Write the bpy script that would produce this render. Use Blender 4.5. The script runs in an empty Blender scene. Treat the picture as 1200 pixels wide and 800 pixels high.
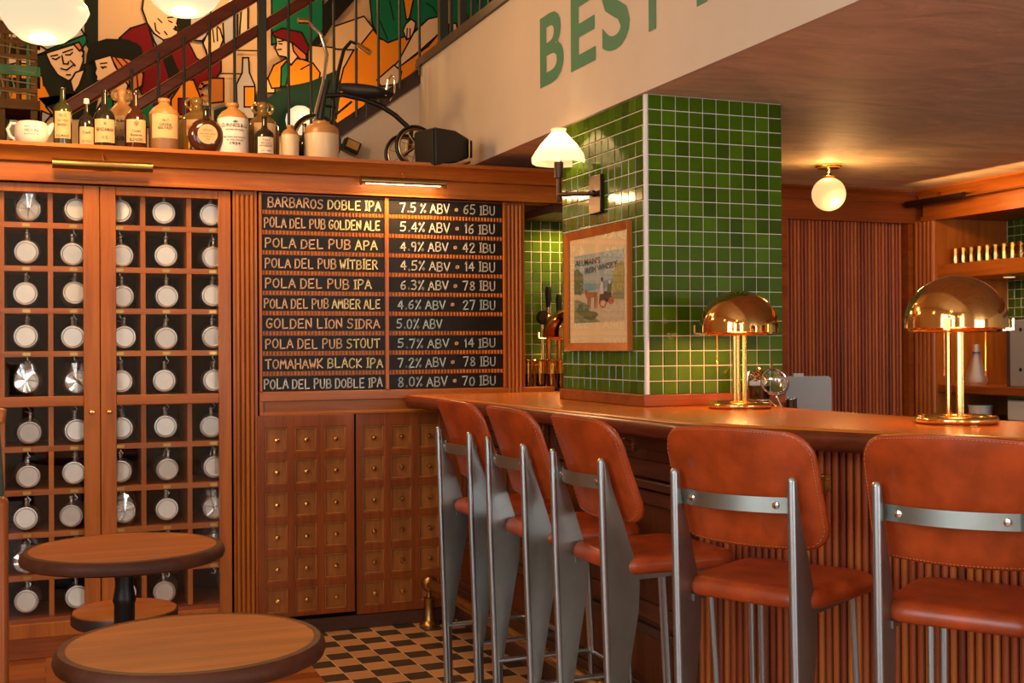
import bpy, math, random
from mathutils import Vector, Matrix
R = math.radians
PI = math.pi
random.seed(7)
scene = bpy.context.scene
COL = scene.collection

# ------------------------------------------------------------------ camera
FPX = 1400.0
CAMH = 1.35
YAW, PIT, ROL = R(21.38681513), R(-0.207109), R(-0.31079747)
cy, sy, cp, sp, cr, sr = math.cos(YAW), math.sin(YAW), math.cos(PIT), math.sin(PIT), math.cos(ROL), math.sin(ROL)
K = (Matrix(((cr, -sr, 0), (sr, cr, 0), (0, 0, 1))) @ Matrix(((1, 0, 0), (0, cp, -sp), (0, sp, cp)))
     @ Matrix(((1, 0, 0), (0, 0, -1), (0, 1, 0))) @ Matrix(((cy, -sy, 0), (sy, cy, 0), (0, 0, 1))))
KT = K.transposed()
cam_data = bpy.data.cameras.new('camera')
cam_data.sensor_width = 36.0
cam_data.lens = FPX / 1200 * 36.0
cam_data.clip_start = 0.02
cam = bpy.data.objects.new('camera', cam_data)
COL.objects.link(cam)
cam.matrix_world = Matrix.Translation((0, 0, CAMH)) @ KT.to_4x4() @ Matrix(((1, 0, 0, 0), (0, -1, 0, 0), (0, 0, -1, 0), (0, 0, 0, 1)))
scene.camera = cam

# ------------------------------------------------------------------ exposure, world
vs = scene.view_settings
vs.view_transform = 'Standard'
vs.look = 'None'
vs.gamma = 1.0
vs.exposure = -0.07
vs.use_curve_mapping = False
world = bpy.data.worlds.new('world')
scene.world = world
world.use_nodes = True
world.node_tree.nodes['Background'].inputs[0].default_value = (0.75, 0.88, 1.0, 1)
world.node_tree.nodes['Background'].inputs[1].default_value = 0.6

def area_light(name, loc, rot, sx, sy_, power, col):
    l = bpy.data.lights.new(name, 'AREA')
    l.shape = 'RECTANGLE'; l.size = sx; l.size_y = sy_; l.energy = power; l.color = col
    o = bpy.data.objects.new(name, l); COL.objects.link(o)
    o.location = loc; o.rotation_euler = rot
    return o

def point_light(name, loc, power, col, rad=0.03):
    l = bpy.data.lights.new(name, 'POINT')
    l.energy = power; l.color = col; l.shadow_soft_size = rad
    o = bpy.data.objects.new(name, l); COL.objects.link(o); o.location = loc
    return o

DAY = (0.96, 0.96, 1.0)
WARM = (1.0, 0.56, 0.22)
# daylight through the street windows behind and to the left of the viewer
WIN_REAR = [(-1.7, -0.45, 0.9, 3.4), (2.35, 3.35, 0.9, 2.1), (3.65, 4.85, 0.9, 2.1)]
WIN_LEFT = [(-2.6, -1.2, 0.9, 3.4), (-0.4, 1.2, 0.9, 3.4)]
YR, XL = -3.6, -2.8
for i, (a, b, c, d) in enumerate(WIN_REAR):
    area_light('daylight', ((a + b) / 2, YR - 0.10, (c + d) / 2), (R(90), 0, 0), b - a, d - c, (70 if d > 3 else 200) * (b - a) * (d - c) / 3, DAY)
for i, (a, b, c, d) in enumerate(WIN_LEFT):
    area_light('daylight', (XL - 0.10, (a + b) / 2, (c + d) / 2), (R(90), 0, R(-90)), b - a, d - c, 110 * (b - a) * (d - c) / 3 * 0.85, (0.86, 0.95, 1.0))

# ------------------------------------------------------------------ measured points
def ray(px, py):
    return KT @ Vector(((px - 600) / FPX, (py - 400) / FPX, 1.0))
def atY(px, py, y):
    d = ray(px, py); t = y / d.y
    return Vector((d.x * t, y, CAMH + d.z * t))
def atX(px, py, x):
    d = ray(px, py); t = x / d.x
    return Vector((x, d.y * t, CAMH + d.z * t))
def atZ(px, py, z):
    d = ray(px, py); t = (z - CAMH) / d.z
    return Vector((d.x * t, d.y * t, z))
def atD(px, py, depth):
    d = ray(px, py)
    return Vector((d.x * depth, d.y * depth, CAMH + d.z * depth))

# ------------------------------------------------------------------ materials
def new_mat(name):
    m = bpy.data.materials.new(name); m.use_nodes = True
    nt = m.node_tree
    return m, nt, nt.nodes['Principled BSDF']
def N(nt, t, **kw):
    n = nt.nodes.new(t)
    for k, v in kw.items():
        if k in n.inputs: n.inputs[k].default_value = v
        else: setattr(n, k, v)
    return n
def lin(r, g, b):
    f = lambda c: c / 12.92 if c <= 0.04045 else ((c + 0.055) / 1.055) ** 2.4
    return (f(r / 255), f(g / 255), f(b / 255), 1)
def plain(name, col, rough=0.5, metal=0.0, noise=0.0, nscale=20, bump=0.0, **kw):
    m, nt, b = new_mat(name)
    b.inputs['Base Color'].default_value = (*col[:3], 1)
    b.inputs['Roughness'].default_value = rough
    b.inputs['Metallic'].default_value = metal
    for k, v in kw.items(): b.inputs[k.replace('_', ' ')].default_value = v
    if noise or bump:
        tc = N(nt, 'ShaderNodeTexCoord')
        nz = N(nt, 'ShaderNodeTexNoise', Scale=nscale, Detail=6.0, Roughness=0.6)
        nt.links.new(tc.outputs['Object'], nz.inputs['Vector'])
        if noise:
            mx = N(nt, 'ShaderNodeMix', data_type='RGBA')
            mx.inputs['A'].default_value = (*[c * (1 - noise) for c in col[:3]], 1)
            mx.inputs['B'].default_value = (*[min(1, c * (1 + noise)) for c in col[:3]], 1)
            nt.links.new(nz.outputs['Fac'], mx.inputs['Factor'])
            nt.links.new(mx.outputs['Result'], b.inputs['Base Color'])
        if bump:
            bp = N(nt, 'ShaderNodeBump', Strength=bump, Distance=0.01)
            nt.links.new(nz.outputs['Fac'], bp.inputs['Height'])
            nt.links.new(bp.outputs['Normal'], b.inputs['Normal'])
    return m
def wood(name, c1, c2, axis='z', rough=0.34, sc=1.0, coat=0.15):
    m, nt, b = new_mat(name)
    tc = N(nt, 'ShaderNodeTexCoord')
    mp = N(nt, 'ShaderNodeMapping')
    s = {'x': (1.2, 22, 22), 'y': (22, 1.2, 22), 'z': (22, 22, 1.2)}[axis]
    mp.inputs['Scale'].default_value = [v * sc for v in s]
    nt.links.new(tc.outputs['Object'], mp.inputs['Vector'])
    n1 = N(nt, 'ShaderNodeTexNoise', Scale=1.0, Detail=8.0, Roughness=0.62, Distortion=0.6)
    n2 = N(nt, 'ShaderNodeTexNoise', Scale=5.0, Detail=4.0, Roughness=0.7)
    n3 = N(nt, 'ShaderNodeTexNoise', Scale=2.0, Detail=2.0)
    nt.links.new(mp.outputs['Vector'], n1.inputs['Vector'])
    nt.links.new(mp.outputs['Vector'], n2.inputs['Vector'])
    nt.links.new(tc.outputs['Object'], n3.inputs['Vector'])
    a = N(nt, 'ShaderNodeMath', operation='MULTIPLY_ADD'); a.inputs[1].default_value = 0.35
    nt.links.new(n2.outputs['Fac'], a.inputs[0]); nt.links.new(n1.outputs['Fac'], a.inputs[2])
    a2 = N(nt, 'ShaderNodeMath', operation='MULTIPLY_ADD'); a2.inputs[1].default_value = 0.35
    nt.links.new(n3.outputs['Fac'], a2.inputs[0]); nt.links.new(a.outputs[0], a2.inputs[2])
    rp = N(nt, 'ShaderNodeValToRGB')
    rp.color_ramp.elements[0].position = 0.55; rp.color_ramp.elements[0].color = (*c1, 1)
    rp.color_ramp.elements[1].position = 1.1; rp.color_ramp.elements[1].color = (*c2, 1)
    nt.links.new(a2.outputs[0], rp.inputs['Fac'])
    nt.links.new(rp.outputs['Color'], b.inputs['Base Color'])
    bp = N(nt, 'ShaderNodeBump', Strength=0.06, Distance=0.01)
    nt.links.new(n1.outputs['Fac'], bp.inputs['Height'])
    nt.links.new(bp.outputs['Normal'], b.inputs['Normal'])
    b.inputs['Roughness'].default_value = rough
    b.inputs['Coat Weight'].default_value = coat * 0.5
    b.inputs['Specular IOR Level'].default_value = 0.26
    b.inputs['Coat Roughness'].default_value = 0.25
    return m
def emit(name, col, strength, base=None):
    m, nt, b = new_mat(name)
    b.inputs['Base Color'].default_value = (*(base or col), 1)
    b.inputs['Emission Color'].default_value = (*col, 1)
    b.inputs['Emission Strength'].default_value = strength
    b.inputs['Roughness'].default_value = 0.25
    return m
def glass(name, col=(1, 1, 1), rough=0.02, alpha=0.88, gcol=(1, 1, 1)):
    # thin clear glass: mostly see-through with a glossy reflection
    m = bpy.data.materials.new(name); m.use_nodes = True
    nt = m.node_tree; nt.nodes.clear()
    out = N(nt, 'ShaderNodeOutputMaterial')
    tr = N(nt, 'ShaderNodeBsdfTransparent'); tr.inputs[0].default_value = (*col, 1)
    gl = N(nt, 'ShaderNodeBsdfGlossy'); gl.inputs['Roughness'].default_value = rough; gl.inputs[0].default_value = (*gcol, 1)
    geo = N(nt, 'ShaderNodeNewGeometry')
    dt = N(nt, 'ShaderNodeVectorMath', operation='DOT_PRODUCT')
    nt.links.new(geo.outputs['Normal'], dt.inputs[0]); nt.links.new(geo.outputs['Incoming'], dt.inputs[1])
    ab = N(nt, 'ShaderNodeMath', operation='ABSOLUTE'); nt.links.new(dt.outputs['Value'], ab.inputs[0])
    om = N(nt, 'ShaderNodeMath', operation='SUBTRACT'); om.inputs[0].default_value = 1.0; nt.links.new(ab.outputs[0], om.inputs[1])
    pw = N(nt, 'ShaderNodeMath', operation='POWER'); pw.inputs[1].default_value = 5.0; nt.links.new(om.outputs[0], pw.inputs[0])
    mu = N(nt, 'ShaderNodeMath', operation='MULTIPLY_ADD'); mu.inputs[1].default_value = 0.9; mu.inputs[2].default_value = 1 - alpha
    mu.use_clamp = True
    nt.links.new(pw.outputs[0], mu.inputs[0])
    mx = N(nt, 'ShaderNodeMixShader')
    nt.links.new(mu.outputs[0], mx.inputs[0]); nt.links.new(tr.outputs[0], mx.inputs[1]); nt.links.new(gl.outputs[0], mx.inputs[2])
    nt.links.new(mx.outputs[0], out.inputs['Surface'])
    return m

OAK1, OAK2 = (0.24, 0.058, 0.007), (0.47, 0.142, 0.020)
MAH1, MAH2 = (0.150, 0.031, 0.006), (0.31, 0.078, 0.015)
M = {}
M['oak_v'] = wood('orange_oak_vertical', OAK1, OAK2, 'z')
M['oak_h'] = wood('orange_oak_horizontal', OAK1, OAK2, 'x')
M['oak_y'] = wood('orange_oak_depth', OAK1, OAK2, 'y')
M['mah_v'] = wood('mahogany_vertical', MAH1, MAH2, 'z')
M['mah_h'] = wood('mahogany_horizontal', MAH1, MAH2, 'x')
M['mah_y'] = wood('mahogany_depth', MAH1, MAH2, 'y')
M['reed_a'] = wood('reed_red', (0.17, 0.03, 0.009), (0.34, 0.075, 0.02), 'z')
M['reed_b'] = wood('reed_orange', (0.26, 0.058, 0.012), (0.46, 0.125, 0.026), 'z')
M['reed_c'] = wood('reed_dark', (0.11, 0.022, 0.009), (0.24, 0.05, 0.016), 'z')
M['drawer'] = wood('walnut_drawer', (0.22, 0.070, 0.014), (0.42, 0.150, 0.034), 'z', 0.42)
M['counter'] = wood('countertop_wood', (0.38, 0.10, 0.012), (0.56, 0.175, 0.024), 'y', 0.26, 0.7, 0.4)
M['nose'] = wood('countertop_edge', (0.085, 0.018, 0.007), (0.17, 0.038, 0.013), 'y', 0.3)
M['bar_shade_v'] = wood('bar_front_shaded_vertical', (0.060, 0.017, 0.006), (0.14, 0.038, 0.011), 'z', 0.4)  # wood darkened: shade under the counter overhang put into the colour
M['bar_shade_y'] = wood('bar_front_shaded_rails', (0.060, 0.017, 0.006), (0.14, 0.038, 0.011), 'y', 0.4)  # same painted-in shade for the panel frames
M['table'] = wood('table_top_wood', (0.25, 0.064, 0.006), (0.47, 0.145, 0.016), 'x', 0.42, 0.8, 0.0)
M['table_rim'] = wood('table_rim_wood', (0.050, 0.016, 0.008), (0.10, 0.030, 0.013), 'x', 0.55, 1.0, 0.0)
M['ebony'] = plain('dark_stained_wood', (0.035, 0.016, 0.010), 0.45, noise=0.3)
M['plinth'] = plain('dark_plinth_wood', (0.075, 0.028, 0.014), 0.5, noise=0.3)
M['void'] = plain('cabinet_interior', (0.020, 0.011, 0.007), 0.7, Specular_IOR_Level=0.15)
M['brass'] = plain('polished_brass', (0.83, 0.52, 0.17), 0.14, 1.0)
M['brass_dome'] = plain('copper_brass_dome', (0.72, 0.40, 0.13), 0.09, 1.0)
M['brass_old'] = plain('aged_brass', (0.50, 0.31, 0.10), 0.30, 1.0, noise=0.35, nscale=30)
M['brass_dull'] = plain('dull_brass', (0.27, 0.17, 0.06), 0.36, 1.0)
M['steel'] = plain('brushed_steel', (0.33, 0.36, 0.33), 0.42, 1.0, noise=0.22, nscale=9)
M['steel_edge'] = plain('steel_tube_cool_highlight', (0.52, 0.61, 0.65), 0.32, 1.0)  # pale cool base colour imitates the daylight highlight along the tubes
M['chrome'] = plain('chrome', (0.75, 0.74, 0.70), 0.12, 1.0)
M['pewter'] = plain('pewter', (0.55, 0.52, 0.46), 0.36, 0.85, noise=0.2, nscale=40)
M['pewter_base'] = plain('satin_pewter_base', (0.70, 0.66, 0.58), 0.45, 0.68, noise=0.12, nscale=25)
M['black_metal'] = plain('black_metal', (0.018, 0.016, 0.014), 0.4, 0.6)
M['bronze'] = plain('dark_bronze', (0.06, 0.035, 0.024), 0.38, 0.85)
M['green_iron'] = plain('dark_green_iron', (0.025, 0.030, 0.016), 0.5)
M['leather'] = plain('cognac_leather', (0.37, 0.053, 0.008), 0.34, noise=0.75, nscale=13, bump=0.05)
M['thread'] = plain('tan_thread', (0.56, 0.20, 0.075), 0.7)
M['slate'] = plain('slate', (0.011, 0.009, 0.007), 0.5, noise=0.5, nscale=14, Specular_IOR_Level=0.25)
M['chalk'] = plain('chalk_white', (0.62, 0.60, 0.52), 0.9)
M['chalk_warm'] = plain('chalk_peach', (0.72, 0.44, 0.25), 0.9)
M['chalk_yel'] = plain('chalk_yellow', (0.74, 0.62, 0.30), 0.9)
M['chalk_blue'] = plain('chalk_blue', (0.42, 0.56, 0.56), 0.9)
M['plaster'] = plain('pale_plaster', (0.62, 0.52, 0.40), 0.85, noise=0.10, nscale=3, bump=0.12)
def trowel(name, c):
    m, nt, b = new_mat(name)
    tc = N(nt, 'ShaderNodeTexCoord'); mp = N(nt, 'ShaderNodeMapping'); mp.inputs['Scale'].default_value = (0.9, 2.6, 1.0); mp.inputs['Rotation'].default_value = (0, 0, R(25))
    nt.links.new(tc.outputs['Object'], mp.inputs['Vector'])
    n1 = N(nt, 'ShaderNodeTexNoise', Scale=2.2, Detail=9.0, Roughness=0.68, Distortion=1.4)
    nt.links.new(mp.outputs['Vector'], n1.inputs['Vector'])
    rp = N(nt, 'ShaderNodeValToRGB')
    rp.color_ramp.elements[0].position = 0.32; rp.color_ramp.elements[0].color = (*[v * 0.68 for v in c], 1)
    rp.color_ramp.elements[1].position = 0.68; rp.color_ramp.elements[1].color = (*[v * 1.12 for v in c], 1)
    nt.links.new(n1.outputs['Fac'], rp.inputs['Fac']); nt.links.new(rp.outputs['Color'], b.inputs['Base Color'])
    bp = N(nt, 'ShaderNodeBump', Strength=0.5, Distance=0.012); nt.links.new(n1.outputs['Fac'], bp.inputs['Height']); nt.links.new(bp.outputs['Normal'], b.inputs['Normal'])
    b.inputs['Roughness'].default_value = 0.6
    return m
M['ceil'] = trowel('ceiling_plaster_trowelled', (0.74, 0.58, 0.42))
M['letter'] = plain('green_lettering', (0.045, 0.20, 0.105), 0.6)
M['grout'] = plain('white_grout', (0.62, 0.56, 0.42), 0.8)
for i, c in enumerate([(0.050, 0.105, 0.002), (0.066, 0.135, 0.003), (0.036, 0.076, 0.002)]):
    M['tile%d' % i] = plain('green_glazed_tile', c, 0.10, noise=0.22, nscale=22, bump=0.03, Specular_IOR_Level=0.32)
M['trim_white'] = plain('white_corner_tile', (0.70, 0.66, 0.58), 0.25)
M['opal'] = emit('opal_glass_lit', (1.0, 0.80, 0.50), 0.94, (0.07, 0.055, 0.035))
def translucent(name, col, em):
    m = bpy.data.materials.new(name); m.use_nodes = True
    nt = m.node_tree; nt.nodes.clear(); out = N(nt, 'ShaderNodeOutputMaterial')
    tr = N(nt, 'ShaderNodeBsdfTranslucent'); tr.inputs[0].default_value = (*col, 1)
    df = N(nt, 'ShaderNodeBsdfDiffuse'); df.inputs[0].default_value = (*col, 1)
    e = N(nt, 'ShaderNodeEmission'); e.inputs[0].default_value = (*col, 1); e.inputs[1].default_value = em
    mx = N(nt, 'ShaderNodeMixShader'); mx.inputs[0].default_value = 0.35
    ad = N(nt, 'ShaderNodeAddShader')
    nt.links.new(tr.outputs[0], mx.inputs[1]); nt.links.new(df.outputs[0], mx.inputs[2])
    nt.links.new(mx.outputs[0], ad.inputs[0]); nt.links.new(e.outputs[0], ad.inputs[1]); nt.links.new(ad.outputs[0], out.inputs[0])
    return m
M['opal_pleat'] = translucent('pleated_opal_shade', (0.95, 0.80, 0.62), 0.08)
M['opal_globe'] = emit('globe_lit', (1.0, 0.66, 0.26), 0.95, (0.4, 0.32, 0.2))
M['bulb'] = emit('bulb_lit', (1.0, 0.62, 0.26), 8.0)
M['tube'] = emit('tube_lit', (1.0, 0.66, 0.30), 22.0)
M['glass'] = glass('clear_glass', (0.99, 0.99, 0.98), 0.01, 0.975)
M['glass_ware'] = glass('glassware_warm_lit', (0.97, 0.84, 0.55), 0.06, 0.90, (1.0, 0.72, 0.32))  # gold tint and gloss colour stand in for warm light behind the glasses
M['film'] = glass('plastic_film', (0.94, 0.94, 0.92), 0.10, 0.78)
M['flask'] = glass('frosted_flask', (0.93, 0.86, 0.80), 0.6, 0.75)
M['cream'] = plain('cream_stoneware', (0.56, 0.42, 0.24), 0.35)
M['stone_white'] = plain('white_stoneware', (0.62, 0.58, 0.50), 0.35)
M['tan'] = plain('tan_stoneware', (0.34, 0.155, 0.045), 0.35, noise=0.2)
M['brown_jar'] = plain('brown_stoneware', (0.18, 0.09, 0.036), 0.4, noise=0.25)
M['paper'] = plain('cream_paper', (0.45, 0.30, 0.14), 0.7)
M['paper_w'] = plain('white_paper', (0.58, 0.50, 0.38), 0.7)
M['ink'] = plain('dark_ink', (0.05, 0.035, 0.025), 0.7)
M['ink_red'] = plain('red_ink', (0.42, 0.06, 0.035), 0.7)
M['bottle_dark'] = plain('dark_bottle_glass', (0.016, 0.012, 0.007), 0.08)
M['bottle_green'] = plain('olive_bottle_glass', (0.030, 0.030, 0.008), 0.10)
M['bottle_brown'] = plain('brown_bottle_glass', (0.042, 0.011, 0.004), 0.08)
M['demijohn'] = plain('amber_demijohn_glass', (0.32, 0.18, 0.045), 0.08, Transmission_Weight=0.55)
M['black_paint'] = plain('black_speaker_shell', (0.007, 0.0065, 0.0065), 0.6)
M['crate'] = plain('weathered_crate_wood', (0.040, 0.020, 0.007), 0.85, noise=0.6, nscale=12, Specular_IOR_Level=0.1)
M['crate_green'] = plain('flaking_green_paint', (0.020, 0.055, 0.030), 0.8, noise=0.7, nscale=12, Specular_IOR_Level=0.1)
M['rope'] = plain('old_net_rope', (0.065, 0.048, 0.018), 0.9)
M['grey_plastic'] = plain('grey_plastic', (0.42, 0.40, 0.38), 0.5)
M['appliance'] = plain('grey_steel_panel', (0.40, 0.42, 0.44), 0.35, 0.4)
M['mount'] = plain('aged_mount_board', (0.70, 0.56, 0.34), 0.75, noise=0.08, nscale=6)
M['cord'] = plain('corduroy_green', (0.055, 0.075, 0.055), 0.9)

# floor: checker tiles (slightly turned) and parquet
def floor_tile_mat():
    m, nt, b = new_mat('checker_floor_tiles')
    tc = N(nt, 'ShaderNodeTexCoord')
    mp = N(nt, 'ShaderNodeMapping')
    mp.vector_type = 'TEXTURE'
    mp.inputs['Location'].default_value = (1.45, 5.63, 0)
    mp.inputs['Rotation'].default_value = (0, 0, R(1.8))
    mp.inputs['Scale'].default_value = (0.108, 0.108, 1)
    nt.links.new(tc.outputs['Object'], mp.inputs['Vector'])
    ck = N(nt, 'ShaderNodeTexChecker', Scale=1.0)
    ck.inputs['Color1'].default_value = (0.52, 0.265, 0.125, 1)
    ck.inputs['Color2'].default_value = (0.050, 0.034, 0.024, 1)
    off = N(nt, 'ShaderNodeVectorMath', operation='ADD'); off.inputs[1].default_value = (0, 0, 0.5)
    nt.links.new(mp.outputs['Vector'], off.inputs[0])
    nt.links.new(off.outputs[0], ck.inputs['Vector'])
    bk = N(nt, 'ShaderNodeTexBrick', offset=0.0, squash=1.0)
    bk.inputs['Scale'].default_value = 1.0
    bk.inputs['Brick Width'].default_value = 1.0; bk.inputs['Row Height'].default_value = 1.0
    bk.inputs['Mortar Size'].default_value = 0.018; bk.inputs['Mortar Smooth'].default_value = 0.1
    bk.inputs['Color1'].default_value = (0.8, 0.8, 0.8, 1); bk.inputs['Color2'].default_value = (1, 1, 1, 1)
    bk.inputs['Mortar'].default_value = (1, 1, 1, 1)
    nt.links.new(mp.outputs['Vector'], bk.inputs['Vector'])
    nz = N(nt, 'ShaderNodeTexNoise', Scale=6.0, Detail=5.0)
    nt.links.new(tc.outputs['Object'], nz.inputs['Vector'])
    mu = N(nt, 'ShaderNodeMix', data_type='RGBA', blend_type='MULTIPLY'); mu.inputs['Factor'].default_value = 1
    nt.links.new(ck.outputs['Color'], mu.inputs['A']); nt.links.new(bk.outputs['Color'], mu.inputs['B'])
    mx = N(nt, 'ShaderNodeMix', data_type='RGBA'); mx.inputs['B'].default_value = (0.62, 0.46, 0.30, 1)
    nt.links.new(bk.outputs['Fac'], mx.inputs['Factor']); nt.links.new(mu.outputs['Result'], mx.inputs['A'])
    nt.links.new(mx.outputs['Result'], b.inputs['Base Color'])
    mr = N(nt, 'ShaderNodeMapRange'); mr.inputs['To Min'].default_value = 0.3; mr.inputs['To Max'].default_value = 0.6
    nt.links.new(nz.outputs['Fac'], mr.inputs['Value']); nt.links.new(mr.outputs['Result'], b.inputs['Roughness'])
    return m
def parquet_mat():
    m, nt, b = new_mat('parquet_floor')
    tc = N(nt, 'ShaderNodeTexCoord')
    bk = N(nt, 'ShaderNodeTexBrick', offset=0.37, squash=1.0)
    bk.inputs['Scale'].default_value = 1.0
    bk.inputs['Brick Width'].default_value = 0.42; bk.inputs['Row Height'].default_value = 0.085
    bk.inputs['Mortar Size'].default_value = 0.0015
    bk.inputs['Color1'].default_value = (0.20, 0.055, 0.014, 1); bk.inputs['Color2'].default_value = (0.42, 0.14, 0.03, 1)
    bk.inputs['Mortar'].default_value = (0.08, 0.025, 0.01, 1)
    nt.links.new(tc.outputs['Object'], bk.inputs['Vector'])
    nt.links.new(bk.outputs['Color'], b.inputs['Base Color'])
    b.inputs['Roughness'].default_value = 0.35
    return m
M['floor_tile'] = floor_tile_mat()
M['parquet'] = parquet_mat()

# ------------------------------------------------------------------ mesh builder
def rotz(v, a):
    c, s = math.cos(a), math.sin(a)
    return Vector((v[0] * c - v[1] * s, v[0] * s + v[1] * c, v[2]))
class MB:
    def __init__(s): s.v, s.f, s.m = [], [], []
    def add(s, vs_, fs, mi=0):
        o = len(s.v); s.v += [Vector(v) for v in vs_]
        for f in fs: s.f.append([i + o for i in f]); s.m.append(mi)
        return s
    def box(s, x0, x1, y0, y1, z0, z1, mi=0):
        v = [(x, y, z) for z in (z0, z1) for y in (y0, y1) for x in (x0, x1)]
        return s.add(v, [(0, 2, 3, 1), (4, 5, 7, 6), (0, 1, 5, 4), (2, 6, 7, 3), (0, 4, 6, 2), (1, 3, 7, 5)], mi)
    def obox(s, c, ax, ay, az, mi=0):   # centre and three half-axis vectors
        c, ax, ay, az = Vector(c), Vector(ax), Vector(ay), Vector(az)
        v = [c + ax * i + ay * j + az * k for k in (-1, 1) for j in (-1, 1) for i in (-1, 1)]
        return s.add(v, [(0, 2, 3, 1), (4, 5, 7, 6), (0, 1, 5, 4), (2, 6, 7, 3), (0, 4, 6, 2), (1, 3, 7, 5)], mi)
    def bar(s, p0, p1, w, h, up=(0, 0, 1), mi=0):
        p0, p1 = Vector(p0), Vector(p1); d = (p1 - p0)
        L = d.length; d = d / L; side = d.cross(Vector(up))
        if side.length < 1e-5: side = d.cross(Vector((1, 0, 0)))
        side.normalize(); u = side.cross(d)
        return s.obox((p0 + p1) / 2, d * L / 2, side * w / 2, u * h / 2, mi)
    def tube(s, pts, r, seg=10, mi=0, caps=True, closed=False):
        pts = [Vector(p) for p in pts]; n = len(pts)
        rr = r if isinstance(r, (list, tuple)) else [r] * n
        t0 = (pts[1] - pts[0]).normalized()
        ref = Vector((0, 0, 1)) if abs(t0.z) < 0.9 else Vector((1, 0, 0))
        nrm = (ref - t0 * ref.dot(t0)).normalized()
        vs_, fs = [], []
        for i in range(n):
            if closed: t = pts[(i + 1) % n] - pts[i - 1]
            elif i == 0: t = pts[1] - pts[0]
            elif i == n - 1: t = pts[-1] - pts[-2]
            else: t = (pts[i + 1] - pts[i]).normalized() + (pts[i] - pts[i - 1]).normalized()
            t.normalize()
            nrm = (nrm - t * nrm.dot(t)).normalized(); b = t.cross(nrm)
            for k in range(seg):
                a = 2 * PI * k / seg
                vs_.append(pts[i] + (nrm * math.cos(a) + b * math.sin(a)) * rr[i])
        m = n if closed else n - 1
        for i in range(m):
            j = (i + 1) % n
            for k in range(seg):
                l = (k + 1) % seg
                fs.append((i * seg + k, i * seg + l, j * seg + l, j * seg + k))
        if caps and not closed:
            fs.append(tuple(range(seg))[::-1]); fs.append(tuple((n - 1) * seg + k for k in range(seg)))
        return s.add(vs_, fs, mi)
    def lathe(s, prof, c=(0, 0, 0), seg=24, mi=0, axis='z', sx=1.0, sy_=1.0, caps=True):
        # prof: list of (radius, height)
        vs_, fs = [], []; c = Vector(c); n = len(prof)
        for r, h in prof:
            for k in range(seg):
                a = 2 * PI * k / seg
                x, y = r * math.cos(a) * sx, r * math.sin(a) * sy_
                if axis == 'z': p = (x, y, h)
                elif axis == 'y': p = (x, -h, y)      # h grows towards -y (the viewer's side)
                else: p = (h, x, y)
                vs_.append(c + Vector(p))
        for i in range(n - 1):
            for k in range(seg):
                l = (k + 1) % seg
                fs.append((i * seg + k, i * seg + l, (i + 1) * seg + l, (i + 1) * seg + k))
        if caps and prof[0][0] > 2e-4: fs.append(tuple(range(seg))[::-1])
        if caps and prof[-1][0] > 2e-4: fs.append(tuple((n - 1) * seg + k for k in range(seg)))
        return s.add(vs_, fs, mi)
    def ball(s, c, r, seg=16, mi=0):
        return s.lathe([(r * math.sin(PI * i / 8) + (1e-7), -r * math.cos(PI * i / 8)) for i in range(9)], c, seg, mi)
    def prism(s, pts, z0, z1, mi=0):
        n = len(pts)
        v = [(p[0], p[1], z0) for p in pts] + [(p[0], p[1], z1) for p in pts]
        f = [tuple(range(n))[::-1], tuple(range(n, 2 * n))] + [(i, (i + 1) % n, n + (i + 1) % n, n + i) for i in range(n)]
        return s.add(v, f, mi)
    def extrude(s, pts, d, mi=0):       # planar 3-D polygon pushed along vector d
        n = len(pts); d = Vector(d)
        v = [Vector(p) for p in pts] + [Vector(p) + d for p in pts]
        f = [tuple(range(n))[::-1], tuple(range(n, 2 * n))] + [(i, (i + 1) % n, n + (i + 1) % n, n + i) for i in range(n)]
        return s.add(v, f, mi)
    def poly(s, pts, mi=0): return s.add(pts, [tuple(range(len(pts)))], mi)
    def stroke(s, pts, w, nrm, mi=0):   # flat ribbon lying in the plane with normal nrm
        nrm = Vector(nrm); pts = [Vector(p) for p in pts]
        for a, b in zip(pts[:-1], pts[1:]):
            d = (b - a)
            if d.length < 1e-6: continue
            d.normalize(); q = nrm.cross(d) * w / 2; e = d * w * 0.35
            s.add([a - e - q, b + e - q, b + e + q, a - e + q], [(0, 1, 2, 3)], mi)
        return s
    def merge(s, o, M4=None):
        s.add([M4 @ v for v in o.v] if M4 else o.v, o.f); s.m[-len(o.f):] = o.m
        return s
    def build(s, name, mat, parent=None, base=None, bevel=0, smooth=35, bseg=2, local=False):
        me = bpy.data.meshes.new(name)
        if parent is not None and not local:
            q = Vector(parent['_w']); off = q
        elif base is not None: off = Vector(base)
        else: off = Vector((0, 0, 0))
        me.from_pydata([v - off for v in s.v], [], s.f)
        mats = mat if isinstance(mat, (list, tuple)) else [mat]
        for m in mats: me.materials.append(m)
        if len(mats) > 1: me.polygons.foreach_set('material_index', s.m)
        me.update(); me.validate()
        if smooth:
            me.polygons.foreach_set('use_smooth', [True] * len(me.polygons))
            me.set_sharp_from_angle(angle=R(smooth))
        o = bpy.data.objects.new(name, me); COL.objects.link(o)
        if bevel:
            md = o.modifiers.new('bevel', 'BEVEL'); md.width = bevel; md.segments = bseg; md.limit_method = 'ANGLE'; md.angle_limit = R(40)
        if parent is not None:
            o.parent = parent
            if not local: o['_w'] = tuple(off)
        elif base is not None: o.location = off; o['_w'] = tuple(off)
        return o
def tag(o, label=None, cat=None, group=None, kind=None):
    if label: o['label'] = label
    if cat: o['category'] = cat
    if group: o['group'] = group
    if kind: o['kind'] = kind
    return o
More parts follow.
